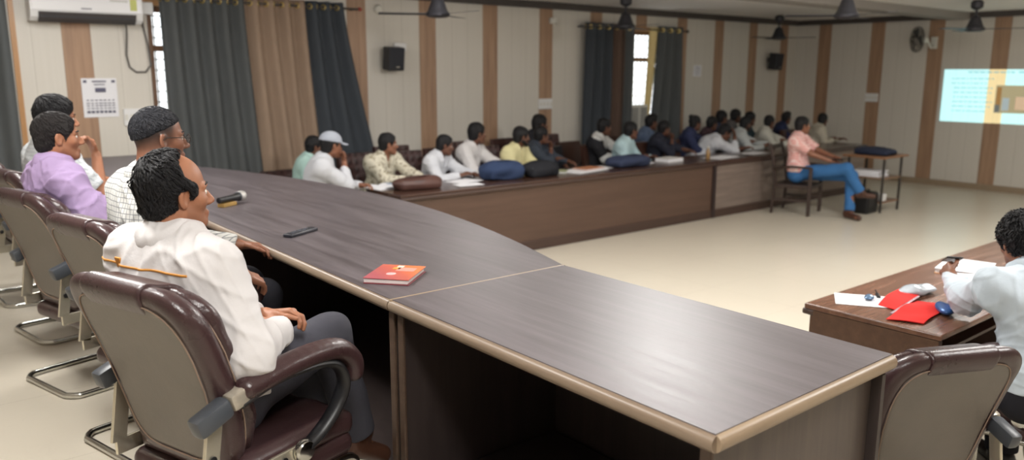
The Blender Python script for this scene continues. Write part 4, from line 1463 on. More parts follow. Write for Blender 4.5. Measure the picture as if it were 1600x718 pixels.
    link('hair', sdf_mesh('hair', hfn, hl, hh, hres, more=lk), hairm or M['hair'], root)
    br = [rc(T(0.091, s * 0.016, 0.029), T(0.072, s * 0.047, 0.026), 0.0042 * hs, 0.003 * hs) for s in (1, -1)]
    link('eyebrows', sdf_mesh('eyebrows', union(br, 0.002), hc - 0.14, hc + 0.14, 0.003), hairm or M['hair'], root)
    for s in (1, -1):
        e = link('eye', me_eye, None, root, Vector(T(0.0715, s * 0.031, 0.001)))
        e.rotation_euler = Matrix(HR.tolist()).to_euler()
    if beard >= 0.9:
        bd = union([rc(T(0.0, s * 0.05, -0.055), T(0.068, s * 0.018, -0.10), 0.026 * hs, 0.024 * hs) for s in (1, -1)] + [rc(T(0.092, -0.022, -0.052), T(0.092, 0.022, -0.052), 0.007 * hs)], 0.015)
        link('beard', sdf_mesh('beard', bd, hc - 0.18, hc + 0.15, 0.005), hairm or M['hair'], root)
    if cap is not None:
        def capf(p):
            q = (p - hc.astype(F32)) @ HR.astype(F32)
            d = el(V(-0.014, 0, 0.045) * hs, V(0.118, 0.094, 0.098) * hs)(q)
            d = smax(d, 0.038 * hs - q[:, 2] - 0.12 * q[:, 0], 0.006)
            b = np.maximum(np.sqrt((q[:, 0] - 0.06) ** 2 + q[:, 1] ** 2 * 1.3) - 0.115, np.maximum(0.07 - q[:, 0], np.abs(q[:, 2] - 0.042 + 0.25 * (q[:, 0] - 0.08) + 5 * q[:, 1] ** 2 * 0.5) - 0.005))
            return smin(d, b, 0.008).astype(F32)
        link('cap', sdf_mesh('cap', capf, hc - 0.25, hc + 0.25, 0.006), cap, root)
    # --- shirt
    fo = folds(seed + 21, foldamp, 16.0, 6)
    fo2 = creases(seed + 33, foldamp * 0.85, 19.0, 7, 0.42)
    g = 0.016 + loose
    stor = [rc(hp[1] + V(0, 0, 0.06), hp[-1] + V(0, 0, 0.06), 0.112 * girth + g), el(waist, V(0.118 * girth + g, 0.150 * girth + g, 0.17) * sc, Tw), el(chest, V(0.108 * girth + g, 0.155 * girth + g, 0.18) * sc, Tw),
            rc(sh[1] * 0.92 + sh[-1] * 0.08, sh[-1] * 0.92 + sh[1] * 0.08, 0.060 * sc + g * 0.7), rc(sh[1], neckb - sd2 * 0.02, 0.056 * sc + g * 0.7, 0.060 * sc + g * 0.6), rc(sh[-1], neckb - sd2 * 0.02, 0.056 * sc + g * 0.7, 0.060 * sc + g * 0.6)]
    stor.append(rc(neckb - sd2 * 0.07, neckb - sd2 * 0.03, nr + 0.014))
    stor.append(el(chest + sd2 * 0.075 * sc - fw * 0.022, V(0.092, 0.165, 0.115) * sc, Tw))
    for s in (1, -1):
        stor.append(rc(chest + lat * s * 0.06 * sc + sd2 * 0.03 - fw * 0.025, sh[s] - fw * 0.012 - sd2 * 0.02, 0.085 * sc, 0.066 * sc))
    ST = union(stor, 0.07)
    def sleeve_fn(s):
        a, e, w = sh[s], el_[s], wr[s]
        up = rc(a, e, 0.060 * sc + g, 0.052 * sc + g)
        if sleeve == 'short':
            c = (e - a); u = unit(c); cutp = a + c * 0.82
            uu = u.astype(F32); cp = cutp.astype(F32)
            up2 = rc(a, e, 0.058 * sc + g, 0.054 * sc + g * 1.1)
            return lambda p: smax(up2(p), (p - cp) @ uu, 0.006)
        fr = 0.97 if sleeve == 'long' else 0.55
        c = (w - e); u = unit(c).astype(F32); cp = (e + c * fr).astype(F32)
        lo_ = rc(e, w, 0.052 * sc + g, (0.034 if sleeve == 'long' else 0.036) * sc + g * 0.55)
        return lambda p: smin(up(p), smax(lo_(p), (p - cp) @ u, 0.006), 0.025)
    SL_ = [sleeve_fn(1), sleeve_fn(-1)]
    nd = unit(neckdir + V(0.0, 0, 0.1))
    ndf = nd.astype(F32); nb = (neckb + nd * 0.005).astype(F32)
    def collar_fn(p, base):
        q = p - nb
        ax = q @ ndf
        rad = np.sqrt(np.maximum(np.einsum('ij,ij->i', q, q) - ax * ax, 0))
        stand = np.maximum(np.abs(rad - F32(nr + 0.010)) - 0.005, np.abs(ax - 0.012) - 0.030)
        leaf = smax(base - F32(0.0075 if res == 'far' else 0.0105), np.sqrt(np.einsum('ij,ij->i', q, q)) - F32(0.098 * sc), 0.004)
        leaf = np.maximum(leaf, -(base + F32(0.02)))
        d = np.minimum(stand, leaf)
        gap = q @ (fw.astype(F32))
        lt = np.abs(q @ lat.astype(F32))
        d = np.maximum(d, np.minimum(gap - 0.02, 0.022 + ax * 0.35 - lt))
        return d.astype(F32)
    hemz = hip[2] + 0.03
    def shirtf(p):
        d = ST(p)
        d = smin(d, SL_[0](p), 0.045)
        d = smin(d, SL_[1](p), 0.045)
        d = d + fo(p) + fo2(p)
        d = smax(d, hemz - p[:, 2], 0.01)
        if collar:
            q = p - nb
            d = smax(d, np.minimum(q @ fw.astype(F32) - 0.04, (q @ ndf + 0.11) * 0.32 - np.abs(q @ lat.astype(F32))), 0.006)
            if res == 'far':
                d = smin(d, collar_fn(p, d), 0.0025)
        return d.astype(F32)
    up_ = np.array([hip, waist, chest, neckb, *sh.values(), *el_.values(), *wr.values()])
    slo, shi = up_.min(0) - 0.24, up_.max(0) + 0.2
    if collar and res != 'far':
        def collar2(p):
            d = shirtf(p)
            q = p - nb
            return np.maximum(collar_fn(p, d), -(d + F32(0.004))).astype(F32)
        link('collar', sdf_mesh('collar', collar2, neckb - 0.15, neckb + 0.15, 0.0034), shirt, root)
    so = link('shirt', sdf_mesh('shirt', shirtf, slo, shi, h * (0.95 if res == 'near' else 1.0)), shirt, root)
    if vest is not None:
        def vf(p):
            q = p - nb
            d = smin(smin(ST(p), rc(sh[1], el_[1], 0.075 * sc, 0.066 * sc)(p), 0.045), rc(sh[-1], el_[-1], 0.075 * sc, 0.066 * sc)(p), 0.045) - 0.012
            d = smax(d, np.minimum(q @ fw.astype(F32) + 0.01, 0.10 + (q @ ndf) * 0.25 - np.abs(q @ lat.astype(F32))), 0.008)
            d = smax(d, q @ ndf + 0.005, 0.01)
            for s in (1, -1):
                u = unit(el_[s] - sh[s]).astype(F32); c = (sh[s] + (el_[s] - sh[s]) * 0.95).astype(F32)
                near = rc(sh[s], el_[s] + (el_[s] - sh[s]) * 0.4, 0.12)(p) < 0
                d = np.where(near, np.maximum(d, (p - c) @ u), d)
            return smax(d, hemz - p[:, 2], 0.01).astype(F32)
        link('waistcoat', sdf_mesh('waistcoat', vf, slo, shi, h), vest, root)
    # --- trousers, shoes
    tg = 0.014
    fo3 = folds(seed + 44, foldamp * 0.9, 15.0, 5)
    tl = [rc(hp[1], hp[-1], 0.108 * girth + tg)]
    for s in (1, -1):
        tl += [rc(hp[s], kn[s], 0.088 * girth + tg, 0.064 + tg), rc(kn[s], an[s] + (kn[s] - an[s]) * 0.06, 0.062 + tg, 0.052 + tg)]
    TL = union(tl, 0.03)
    def trf(p):
        d = TL(p) + fo3(p)
        for s in (1, -1):
            u = unit(an[s] - kn[s]).astype(F32)
            c = (an[s] - unit(an[s] - kn[s]) * 0.015).astype(F32)
            near = rc(kn[s], an[s] + unit(an[s] - kn[s]) * 0.1, 0.14)(p) < 0
            d = np.where(near & (((p - c) @ u) > -0.03), smax(d, (p - c) @ u, 0.006), d)
        return d.astype(F32)
    lp = np.array([hip, *hp.values(), *kn.values(), *an.values()])
    link('trousers', sdf_mesh('trousers', trf, lp.min(0) - 0.22, lp.max(0) + 0.22, h * 1.15), trousers, root)
    for s in (1, -1):
        a = an[s] + V(-0.035, 0, -0.035)
        fsh = [rc(a, toe[s] + V(0.02, 0, 0), 0.043, 0.034), rc(a + V(0, 0, 0.03), an[s] + V(0.02, 0, 0.0), 0.042, 0.044)]
        zb = min(an[s][2], toe[s][2]) - 0.045
        ff = union(fsh, 0.02)
        low = min(a[2], toe[s][2]) - 0.036
        if abs(low) < 0.05:
            low = 0.004
        link('shoe', sdf_mesh('shoe', (lambda ff, low: (lambda p: smax(ff(p), low - p[:, 2], 0.008).astype(F32)))(ff, low), np.minimum(a, toe[s]) - 0.1, np.maximum(a, toe[s]) + 0.13, 0.007), shoes or M['shoeblack'], root)
    info = dict(root=root, hc=hc, HR=HR, hs=hs, T=T, shirtf=shirtf, el=el_, wr=wr, sh=sh, neckb=neckb, chest=chest, waist=waist, fw=fw, lat=lat, hip=hip, kn=kn, sd2=sd2)
    if glasses:
        b = MB()
        for s in (1, -1):
            b.tube([Vector(T(0.104 + 0.0, s * 0.033 + 0.024 * math.cos(a), 0.0 + 0.017 * math.sin(a))) for a in np.linspace(0, 2 * PI, 19)[:-1]], 0.0016, 6, closed=True)
            b.tube([Vector(T(0.103, s * 0.057, 0.004)), Vector(T(0.085, s * 0.077, 0.006)), Vector(T(0.0, s * 0.084, 0.006)), Vector(T(-0.02, s * 0.083, -0.01))], 0.0019, 6)
        b.tube([Vector(T(0.104, -0.009, 0.004)), Vector(T(0.108, 0, 0.007)), Vector(T(0.104, 0.009, 0.004))], 0.0015, 6)
        gobj = b.build('glasses', plain('metal_frame', (96, 92, 90), 0.25, metal=0.8), root, smooth=True)
        for s in (1, -1):
            MB().lathe([(0.0225, 0), (0.0225, 0.001), (0, 0.001)], Vector(T(0.104, s * 0.033, 0)), 18, Matrix((HR @ np.array([[0, 0, 1], [0, 1, 0], [-1, 0, 0]])).tolist())).build('lens', M['glass'], gobj)
    return info
# ------------------------------------------------------------------ the people in the room
def head_local(S, lean, slouch, sc, pitch, neckup=0.0):
    sd = V(math.sin(lean), 0, math.cos(lean)); sd2 = V(math.sin(lean + slouch), 0, math.cos(lean + slouch))
    n = V(0, 0, S + 0.085) + sd * 0.17 * sc + sd2 * 0.355 * sc
    return n + unit(sd2 + V(0.25, 0, 0)) * (0.105 * sc + neckup) + rotm(0, pitch) @ V(0.018, 0, 0.045) * 0.97 * sc
def seat_for(hx, hy, yaw, S=0.45, lean=0.0, slouch=0.08, sc=1.0, pitch=0.0, neckup=0.0):
    l = head_local(S, lean, slouch, sc, pitch, neckup)[0]
    return hx - l * math.cos(yaw), hy - l * math.sin(yaw)
def w2l(base, yaw, p):
    d = V(*p) - V(*base)
    c, s = math.cos(yaw), math.sin(yaw)
    return (d[0] * c + d[1] * s, -d[0] * s + d[1] * c, d[2])

def shirt_piping(info, pts_yz, off=0.0005, r=0.0018, back=True):
    """a line laid on the back of the shirt: march from behind onto the cloth"""
    out = []
    f = info['shirtf']
    for y, z in pts_yz:
        p = V(-0.6, y, z)
        for _ in range(80):
            d = float(f(p[None].astype(F32))[0])
            if d < 0.0008:
                break
            p = p + V(1, 0, 0) * max(min(d * 0.7, 0.05), 0.0006)
        out.append(Vector(p) + Vector((-off, 0, 0)))
    return out

M['tr_grey'] = cloth('trousers_charcoal', (66, 66, 74), 0.08)
M['tr_black'] = cloth('trousers_black', (34, 34, 40), 0.08)
M['jeans'] = cloth('blue_jeans', (58, 106, 158), 0.14)
M['sh_white'] = cloth('white_shirt', (206, 203, 203), 0.04, bstr=0.3)
M['sh_white2'] = cloth('white_shirt_cool', (202, 204, 210), 0.04, bstr=0.3)
M['sh_check'] = checked('white_checked_shirt', (206, 206, 202), (96, 100, 108), 0.020, 0.16)
M['sh_lilac'] = cloth('lilac_shirt', (168, 146, 184), 0.06, bstr=0.3)
M['sh_pink'] = checked('pink_checked_shirt', (228, 160, 154), (244, 224, 220), 0.035, 0.3)
M['orange'] = plain('orange_stitch', (206, 142, 62), 0.7)

# man in the white shirt, nearest the camera
Y1 = 0.32
S1, L1, SL1, SC1 = 0.465, -0.28, 0.16, 0.975
bx_, by_ = seat_for(0.715, 2.43, Y1, S1, L1, SL1, SC1)
B1 = (bx_, by_, DZ)
w1 = lambda *p: w2l(B1, Y1, p)
m1 = person('man in the white shirt with an orange line across his back, sitting nearest the camera', B1, Y1, S=S1, lean=L1, slouch=SL1, sc=SC1, head=(-0.22, 0.04, 0.02),
    hands={-1: w1(0.965, 2.315, 1.12), 1: w1(0.96, 2.42, 1.135)}, poles={-1: V(-0.55, -0.75, -0.75), 1: V(-0.3, 0.8, -0.7)},
    handdir={-1: V(0.55, 0.75, 0.12), 1: V(0.6, -0.75, 0.1)}, handn={-1: V(-0.2, 0.3, -0.95), 1: V(-0.35, -0.1, -0.9)}, curls=(0.75, 0.6),
    legs={-1: (w1(1.19, 2.44, 1.015), w1(1.33, 2.52, 0.58), w1(1.42, 2.53, 0.46)), 1: (w1(1.20, 2.60, 0.90), w1(1.16, 2.66, 0.445), w1(1.33, 2.71, 0.40))},
    shirt=M['sh_white'], trousers=M['tr_grey'], hair='receding', hairm=M['hair'], skinm=M['skin_a'], res='near', beard=0.35, seed=1, foldamp=0.0052, loose=0.008, girth=1.06, shoes=M['shoe'])
pts = shirt_piping(m1, [(y, m1['neckb'][2] - 0.055) for y in np.linspace(-0.205, 0.205, 40)])
MB().tube(pts, 0.0035, 6, flat=(1.0, 0.6)).build('yoke_line', M['orange'], m1['root'], smooth=True)
pc = shirt_piping(m1, [(0.085, m1['neckb'][2] - 0.051)])[0]
MB().box(pc, (0.006, 0.026, 0.034), bevel=0.002, rot=Matrix.Rotation(-0.25, 3, 'Y')).build('shirt_label', M['orange'], m1['root'])
e_, w_ = m1['el'][-1], m1['wr'][-1]
bt = e_ + (w_ - e_) * 0.62 + V(-0.2, -0.9, 0.45) * 0.058
MB().lathe([(0.0065, 0), (0.0065, 0.002), (0.003, 0.003), (0, 0.002)], Vector(bt), 12, Matrix.Rotation(0.9, 3, 'X')).build('sleeve_button', plain('button_brown', (120, 92, 66), 0.4), m1['root'])

# man in the checked shirt
Y2 = 0.22
bx_, by_ = seat_for(0.99, 3.53, Y2, 0.475, -0.13, 0.12, 1.05)
B2 = (bx_, by_, DZ); w2 = lambda *p: w2l(B2, Y2, p)
m2 = person('man in the white checked shirt wearing glasses, second from the camera', B2, Y2, S=0.475, lean=-0.13, slouch=0.12, sc=1.05, head=(-0.18, 0.06, 0), neckup=0.01,
    hands={-1: w2(1.17, 3.15, 1.09), 1: w2(1.32, 3.60, 1.12)}, handdir={-1: V(0.9, 0.1, -0.45)}, legs={-1: (w2(1.36, 3.42, 0.91), w2(1.34, 3.42, 0.445)), 1: (w2(1.38, 3.68, 0.91), w2(1.36, 3.70, 0.445))},
    shirt=M['sh_check'], trousers=M['tr_black'], hair='crop', hairm=M['hair_grey'], skinm=M['skin_b'], res='mid', beard=0.3, seed=2, glasses=True, girth=1.12, foldamp=0.005)
# man in the lilac shirt
Y3 = 0.12
bx_, by_ = seat_for(0.79, 4.50, Y3, 0.475, -0.26, 0.15, 1.0)
B3 = (bx_, by_, DZ); w3 = lambda *p: w2l(B3, Y3, p)
m3 = person('man in the lilac shirt with short thinning hair, seen in profile', B3, Y3, S=0.475, lean=-0.26, slouch=0.15, sc=1.0, head=(-0.14, 0.03, 0),
    hands={-1: w3(1.12, 4.28, 1.02), 1: w3(1.25, 4.6, 1.05)}, legs={-1: (w3(1.22, 4.40, 0.91), w3(1.26, 4.40, 0.445)), 1: (w3(1.22, 4.66, 0.91), w3(1.26, 4.68, 0.445))},
    shirt=M['sh_lilac'], trousers=M['tr_grey'], hair='short', hairm=M['hair_soft'], skinm=M['skin_a'], res='mid', beard=0.3, seed=3, girth=1.0, foldamp=0.005)
# person behind him
Y4 = 0.15
bx_, by_ = seat_for(0.95, 5.42, Y4, 0.475, -0.12, 0.12, 1.05)
B4 = (bx_, by_, DZ); w4 = lambda *p: w2l(B4, Y4, p)
m4 = person('person in white with thick black hair and raised forearm, behind the man in lilac', B4, Y4, S=0.475, lean=-0.12, slouch=0.12, sc=1.05, head=(-0.1, 0.12, 0), neckup=0.01,
    hands={-1: w4(1.13, 5.32, 1.40), 1: w4(1.40, 5.65, 1.14)}, poles={-1: V(0.4, -0.4, -1.0)}, handdir={-1: V(-0.2, 0.2, 0.95)}, handn={-1: V(-0.95, 0, -0.1)}, curls=(0.5, 0.9),
    legs={-1: (w4(1.38, 5.30, 0.92), w4(1.36, 5.32, 0.445)), 1: (w4(1.40, 5.56, 0.91), w4(1.38, 5.58, 0.445))},
    shirt=checked('white_fine_check', (206, 210, 212), (160, 168, 176), 0.02, 0.15), sleeve='short', trousers=M['tr_black'], hair='thick', skinm=M['skin_a'], res='mid', seed=4)

# young man at the right desk
Y5 = 1.0
bx_, by_ = seat_for(3.985, 1.27, Y5, 0.46, 0.22, 0.15, 1.0, 0.25)
B5 = (bx_, by_, 0); w5 = lambda *p: w2l(B5, Y5, p)
m5 = person('young man in the pale blue white shirt with curly hair, writing at the right desk', B5, Y5, S=0.46, lean=0.22, slouch=0.15, sc=1.0, head=(-0.2, 0.36, 0),
    hands={1: w5(4.16, 1.61, 0.915), -1: w5(4.52, 1.56, 0.82)}, poles={1: V(-0.35, 0.3, -1.0), -1: V(-0.2, -1, -0.5)}, handdir={1: V(0.9, -0.25, 0.2)}, handn={1: V(0, -0.9, -0.5)}, curls=(0.7, 0.6),
    shirt=cloth('pale_blue_white_shirt', (196, 208, 218), 0.04), trousers=M['tr_black'], hair='curly', skinm=M['skin_b'], res='mid', seed=5, beard=0.6, foldamp=0.006)

# man in the pink shirt on the wooden chair
Y6 = -1.32
bx_, by_ = seat_for(10.03, 5.98, Y6, 0.46, -0.12, 0.10, 0.97)
B6 = (bx_, by_, 0); w6 = lambda *p: w2l(B6, Y6, p)
PK = (bx_, by_)
m6 = person('man in the pink checked shirt and blue jeans sitting cross-legged on a wooden chair', B6, Y6, S=0.46, lean=-0.12, slouch=0.10, sc=0.97, head=(0.75, 0.05, 0),
    hands={-1: w6(10.06, 5.54, 0.74), 1: w6(10.25, 5.50, 0.74)}, handdir={-1: V(0.8, 0.45, -0.05), 1: V(0.8, -0.5, 0)}, legs={1: (w6(10.28, 5.36, 0.55), w6(10.14, 5.28, 0.085), w6(10.02, 5.10, 0.045)), -1: (w6(10.10, 5.34, 0.66), w6(10.24, 5.20, 0.35), w6(10.36, 5.10, 0.30))},
    shirt=M['sh_pink'], sleeve='short', trousers=M['jeans'], hair='thick', skinm=M['skin_b'], res='far', seed=6, shoes=M['shoe'])

# the students along the window wall
GS = 'students at the desks along the window wall'
def student(label, hx, hy, hz, shirt, yaw=-1.05, hyaw=-0.2, lean=0.12, slouch=0.15, pitch=0.08, pose=None, sleeve='long', hair='thick', skinm=None, seed=0, chair='tuft', cap=None, beard=0.0, roll=0.0, hairm=None, collar=True, vest=None):
    S = 0.45
    z0 = head_local(S, lean, slouch, 1.0, pitch)[2]
    sc = 1 + (hz - z0) / 0.70
    sc = min(1.06, max(0.90, sc))
    z1 = head_local(S, lean, slouch, sc, pitch)[2]
    bx, by = seat_for(hx, hy, yaw, S, lean, slouch, sc, pitch)
    base = (bx, by, 0)
    L = lambda *p: w2l(base, yaw, p)
    hy_ = max(7.04, hy - 0.33)
    hands = {-1: L(hx + 0.02, hy_, 0.80), 1: L(hx + 0.20, hy_ - 0.02, 0.80)}
    if hy > 7.7:
        hands = {-1: L(hx - 0.05, hy - 0.36, 0.62), 1: L(hx + 0.22, hy - 0.36, 0.62)}
    kw = {}
    hc = V(hx, hy, z1)
    f = V(math.cos(hyaw), math.sin(hyaw), 0)
    if pose == 'chin':
        q = hc + f * 0.115 + V(0, 0, -0.17)
        hands[-1] = L(*(q + V(0.0, -0.03, 0.0)))
        kw = dict(poles={-1: V(0.6, -0.35, -1.0)}, handdir={-1: L(*(V(*base) + V(-0.1, 0.05, 1.0)))}, handn={-1: L(*(V(*base) - f))}, curls=(0.5, 1.0))
    if pose == 'brow':
        q = hc + f * 0.10 + V(0.02, -0.05, -0.06)
        hands[-1] = L(*q)
        kw = dict(poles={-1: V(0.9, -0.5, -1.0)}, handdir={-1: L(*(V(*base) + V(-0.25, 0.1, 0.9)))}, handn={-1: L(*(V(*base) - f))}, curls=(0.4, 0.5))
    i = person(label, base, yaw, S=S, lean=lean, slouch=slouch, sc=sc, head=(hyaw - yaw, pitch, roll), hands=hands, shirt=shirt, sleeve=sleeve,
               trousers=M['tr_black'], hair=hair, hairm=hairm, skinm=skinm or M['skin_c'], res='far', seed=seed, group=GS, cap=cap, beard=beard, collar=collar, vest=vest, **kw)
    return base
CH = []
def st(label, hx, hy, hz, shirt, ch, **k):
    b = student(label, hx, hy, hz, shirt, **k)
    CH.append((b, ch))
sw = lambda n: plain('x', (0, 0, 0)) if n is None else n
C = lambda n, c: cloth('shirt_' + n, c, 0.06, bstr=0.3)
st('student in pale green half hidden behind the grey cap student', 3.81, 7.95, 1.07, C('pale_green', (176, 208, 202)), 'the student in pale green', seed=11, yaw=-0.6)
st('student in the light grey cap and white shirt resting a hand on his mouth', 3.64, 7.22, 1.19, M['sh_white2'], None, yaw=-0.45, hyaw=0.05, pose='chin', cap=cloth('grey_cap', (172, 178, 190), 0.05), hair='short', skinm=M['skin_b'], seed=12, lean=0.2)
st('student in the cream printed shirt behind the open book', 4.41, 7.45, 1.14, printed('cream_print', (206, 200, 182), (150, 140, 118)), 'the student in the cream printed shirt', yaw=-1.35, hyaw=-0.35, skinm=M['skin_b'], seed=13)
st('student in a white shirt behind the brown bag', 5.04, 7.30, 1.10, M['sh_white2'], 'the student behind the brown bag', yaw=-1.1, hyaw=-0.45, pitch=0.2, seed=14, lean=0.2)
st('tall student in a white shirt left of the blue bag', 5.60, 7.45, 1.20, M['sh_white'], 'the tall student left of the blue bag', yaw=-1.1, hyaw=-0.15, seed=15)
st('student in the pale yellow shirt behind the black bag', 6.10, 7.25, 1.15, C('yellow', (214, 206, 160)), 'the student in the yellow shirt', yaw=-1.2, hyaw=-0.25, seed=16, beard=0.9)
st('student in dark grey holding his chin, right of the yellow shirt student', 6.64, 7.50, 1.12, C('dark_grey', (58, 64, 74)), None, yaw=-0.9, hyaw=-0.15, pose='chin', seed=17)
st('student in black sitting behind the one holding his chin', 7.08, 8.03, 1.22, C('black', (40, 40, 46)), 'the student in black in the back row', seed=18)
st('student in a black waistcoat over a white shirt, right of the empty black chair', 7.96, 7.70, 1.16, C('white_vest', (206, 206, 204)), 'the student in the black waistcoat', vest=cloth('black_vest', (38, 38, 42)), seed=19, yaw=-1.1, hyaw=-0.3)
st('student in the mint blue shirt behind the far blue bag', 7.95, 7.20, 1.14, C('mint', (178, 204, 210)), 'the student in the mint blue shirt', seed=20, yaw=-1.1, hyaw=-0.2)
st('student in the blue checked shirt before the far charcoal curtain', 9.33, 8.05, 1.16, checked('blue_check', (84, 100, 128), (120, 134, 158), 0.03, 0.25), 'the student in the blue checked shirt', seed=21, hair='quiff')
st('student in dark clothes with a hand at the face, right of the blue checked shirt', 8.97, 7.50, 1.09, C('navy_black', (42, 44, 56)), None, seed=22, pose='chin')
st('woman in navy with her hair in a bun', 9.80, 7.60, 1.15, C('navy', (48, 54, 84)), 'the woman with the bun', seed=23, hair='bun', yaw=-1.0)
st('student in white bending over the desk with forehead in hand', 10.01, 7.22, 1.03, M['sh_white2'], None, yaw=-0.65, hyaw=-0.5, lean=0.55, slouch=0.25, pitch=0.5, pose='brow', seed=24)
st('dark haired student half hidden between the woman with the bun and the bending student', 10.41, 7.75, 1.10, C('maroon', (70, 52, 58)), None, seed=25)
st('bearded student in the pale grey shirt leaning on the desk', 10.72, 7.35, 1.11, C('pale_grey', (178, 182, 182)), None, seed=26, beard=0.9, lean=0.25, yaw=-0.7)
st('back row student whose head rises directly above the bending student in white', 11.0, 8.0, 1.17, C('dark_blue', (52, 58, 76)), None, seed=27)
st('student in grey in the back row, between the bending student and the bearded one', 11.80, 8.30, 1.16, C('grey', (110, 106, 106)), None, seed=28)
st('student in dark teal in the back row right behind the bearded student', 11.57, 7.85, 1.14, C('teal', (54, 72, 80)), None, seed=29)
st('student in cream and blue near the end of the grey desk', 11.44, 7.40, 1.11, C('cream', (190, 188, 178)), None, seed=30, yaw=-0.9)
st('student in the navy shirt behind the pink shirted man', 12.72, 7.90, 1.09, C('navy_shirt', (44, 50, 80)), None, seed=31, hair='quiff')
st('student in the beige shirt at the far end of the grey desk', 12.74, 7.22, 1.08, C('beige', (186, 178, 162)), 'the student in beige at the desk end', seed=32, yaw=-0.7, hyaw=-0.05)
GCH = 'chairs along the window wall'
proto = None
for (b, ch) in CH:
    if not ch:
        ch = None
    x, y = b[0], b[1]
for k, (b, ch) in enumerate(CH):
    if ch is None:
        continue
    mat = M['tuft'] if k < 8 else M['brownchair']
    student_chair('brown chair of ' + ch, (b[0] + 0.02, b[1] + 0.10, 0), -PI / 2 + 0.1, mat, 0.82 if k == 0 else 1.0 if k < 8 else 0.93, GCH)
student_chair('brown tufted chair standing between the cream printed shirt and the brown bag student', (4.98, 7.98, 0), -PI / 2, M['tuft'], 1.03, GCH)
student_chair('brown tufted chair seen between the tall student and the yellow shirt student', (5.98, 7.98, 0), -PI / 2, M['tuft'], 1.03, GCH)
student_chair('brown tufted chair behind the empty black chair', (7.46, 8.0, 0), -PI / 2, M['tuft'], 1.05, GCH)
student_chair('empty black leather chair turned to the desk, right of the student holding his chin', (7.28, 7.46, 0), -PI / 2 + 0.5, M['blackleather'], 0.94, GCH)
student_chair('plain brown chair back in front of the blue checked shirt student', (8.62, 7.36, 0), -PI / 2, M['brownchair'], 0.92, GCH)
student_chair('plain brown chair back left of the bending student in white', (9.33, 7.36, 0), -PI / 2, M['brownchair'], 0.92, GCH)
# ------------------------------------------------------------------ small things
# diary marks
for x, y, sx_, sy_, c in ((-0.005, 0.085, 0.026, 0.03, (236, 226, 206)), (-0.012, 0.055, 0.03, 0.03, (236, 160, 70)), (0.032, 0.042, 0.075, 0.055, (214, 150, 136))):
    MB().box((x, y, 0.0246), (sx_, sy_, 0.0006)).build('cover_mark', plain('mark', c, 0.45, var=0.02), cv)
MB().lathe([(0.02, 0), (0.02, 0.0006), (0, 0.0006)], (-0.005, -0.035, 0.0244), 20).build('cover_mark', plain('mark_pale', (222, 176, 176), 0.45), cv)
# microphone on a small wooden block
t = thing('microphone', 'black handheld microphone with silver head lying on the head table', 'microphone', (1.80, 4.875, TT), 0.55)
d = Vector((1, 0, 0))
MB().lathe([(0.012, 0), (0.018, 0.004), (0.019, 0.12), (0.024, 0.17), (0.026, 0.18)], (-0.17, 0, 0.042), 18, Matrix.Rotation(PI / 2, 3, 'Y')).build('handle', M['blackp'], t, smooth=True)
MB().lathe([(0.027, 0), (0.030, 0.004), (0.030, 0.01), (0.027, 0.014)], (0.008, 0, 0.042), 18, Matrix.Rotation(PI / 2, 3, 'Y')).build('collar_ring', M['greyp'], t, smooth=True)
MB().lathe([(0.026, 0), (0.032, 0.012), (0.033, 0.03), (0.028, 0.046), (0.014, 0.056), (0.0, 0.058)], (0.018, 0, 0.042), 20, Matrix.Rotation(PI / 2, 3, 'Y')).build('grille', plain('mic_mesh', (196, 194, 190), 0.35, metal=0.6, bstr=0.8, bscale=420), t, smooth=True)
o = MB().box((0, 0, 0.011), (0.12, 0.05, 0.022), bevel=0.003).build('wooden_block', wood('block_wood', (150, 116, 60), (180, 146, 84), 0), None, loc=(1.72, 4.82, TT))
o.rotation_euler = (0, 0, 0.55)
tag(o, 'small yellow wooden block under the microphone', 'block')

# bags and papers on the long desk
def blob(name, label, cat, loc, size, mat, rz=0.0, seed=0, kids=()):
    fo = folds(seed + 70, 0.012, 14.0, 5)
    a = V(*size) / 2
    def f(p):
        q = p.copy(); q[:, 2] = p[:, 2] - a[2]
        d = smin(el((0, 0, 0), a * V(1.0, 1.0, 1.05))(q), rbox((0, 0, -a[2] * 0.35), a * V(0.82, 0.8, 0.62), 0.03)(q), 0.05) + fo(p) * 0.7
        return smax(d, 0.002 - p[:, 2], 0.006).astype(F32)
    o = link(name, sdf_mesh(name, f, V(-a[0] - .05, -a[1] - .05, -0.03), V(a[0] + .05, a[1] + .05, size[2] + .06), 0.008), mat, None, loc)
    o.rotation_euler = (0, 0, rz)
    tag(o, label, cat)
    pts = [(-a[0] * 0.75, 0, a[2] * 1.5), (-a[0] * 0.3, -a[1] * 0.3, a[2] * 2.02), (a[0] * 0.3, -a[1] * 0.3, a[2] * 2.02), (a[0] * 0.75, 0, a[2] * 1.5)]
    MB().tube([tuple(p) for p in spline([V(*p) for p in pts], 5)], 0.009, 6, flat=(0.5, 1.3)).build('strap', mat, o, smooth=True)
    MB().tube([tuple(p) for p in spline([V(-a[0] * 0.8, -a[1] * 0.62, a[2] * 1.2), V(0, -a[1] * 0.9, a[2] * 1.3), V(a[0] * 0.8, -a[1] * 0.62, a[2] * 1.2)], 6)], 0.005, 5).build('zip', M['greyp'], o, smooth=True)
    return o
DZT = 0.76
blob('bag', 'dark brown leather bag lying on the long desk beside the open book', 'bag', (4.30, 6.72, DZT), (0.54, 0.26, 0.13), leather('bag_brown', (84, 56, 50), 0.45), -0.1, 1)
blob('backpack', 'blue backpack lying on the desk in front of the tall student', 'backpack', (5.42, 6.78, DZT), (0.52, 0.34, 0.20), cloth('bag_blue', (48, 62, 92), 0.1), -0.1, 2)
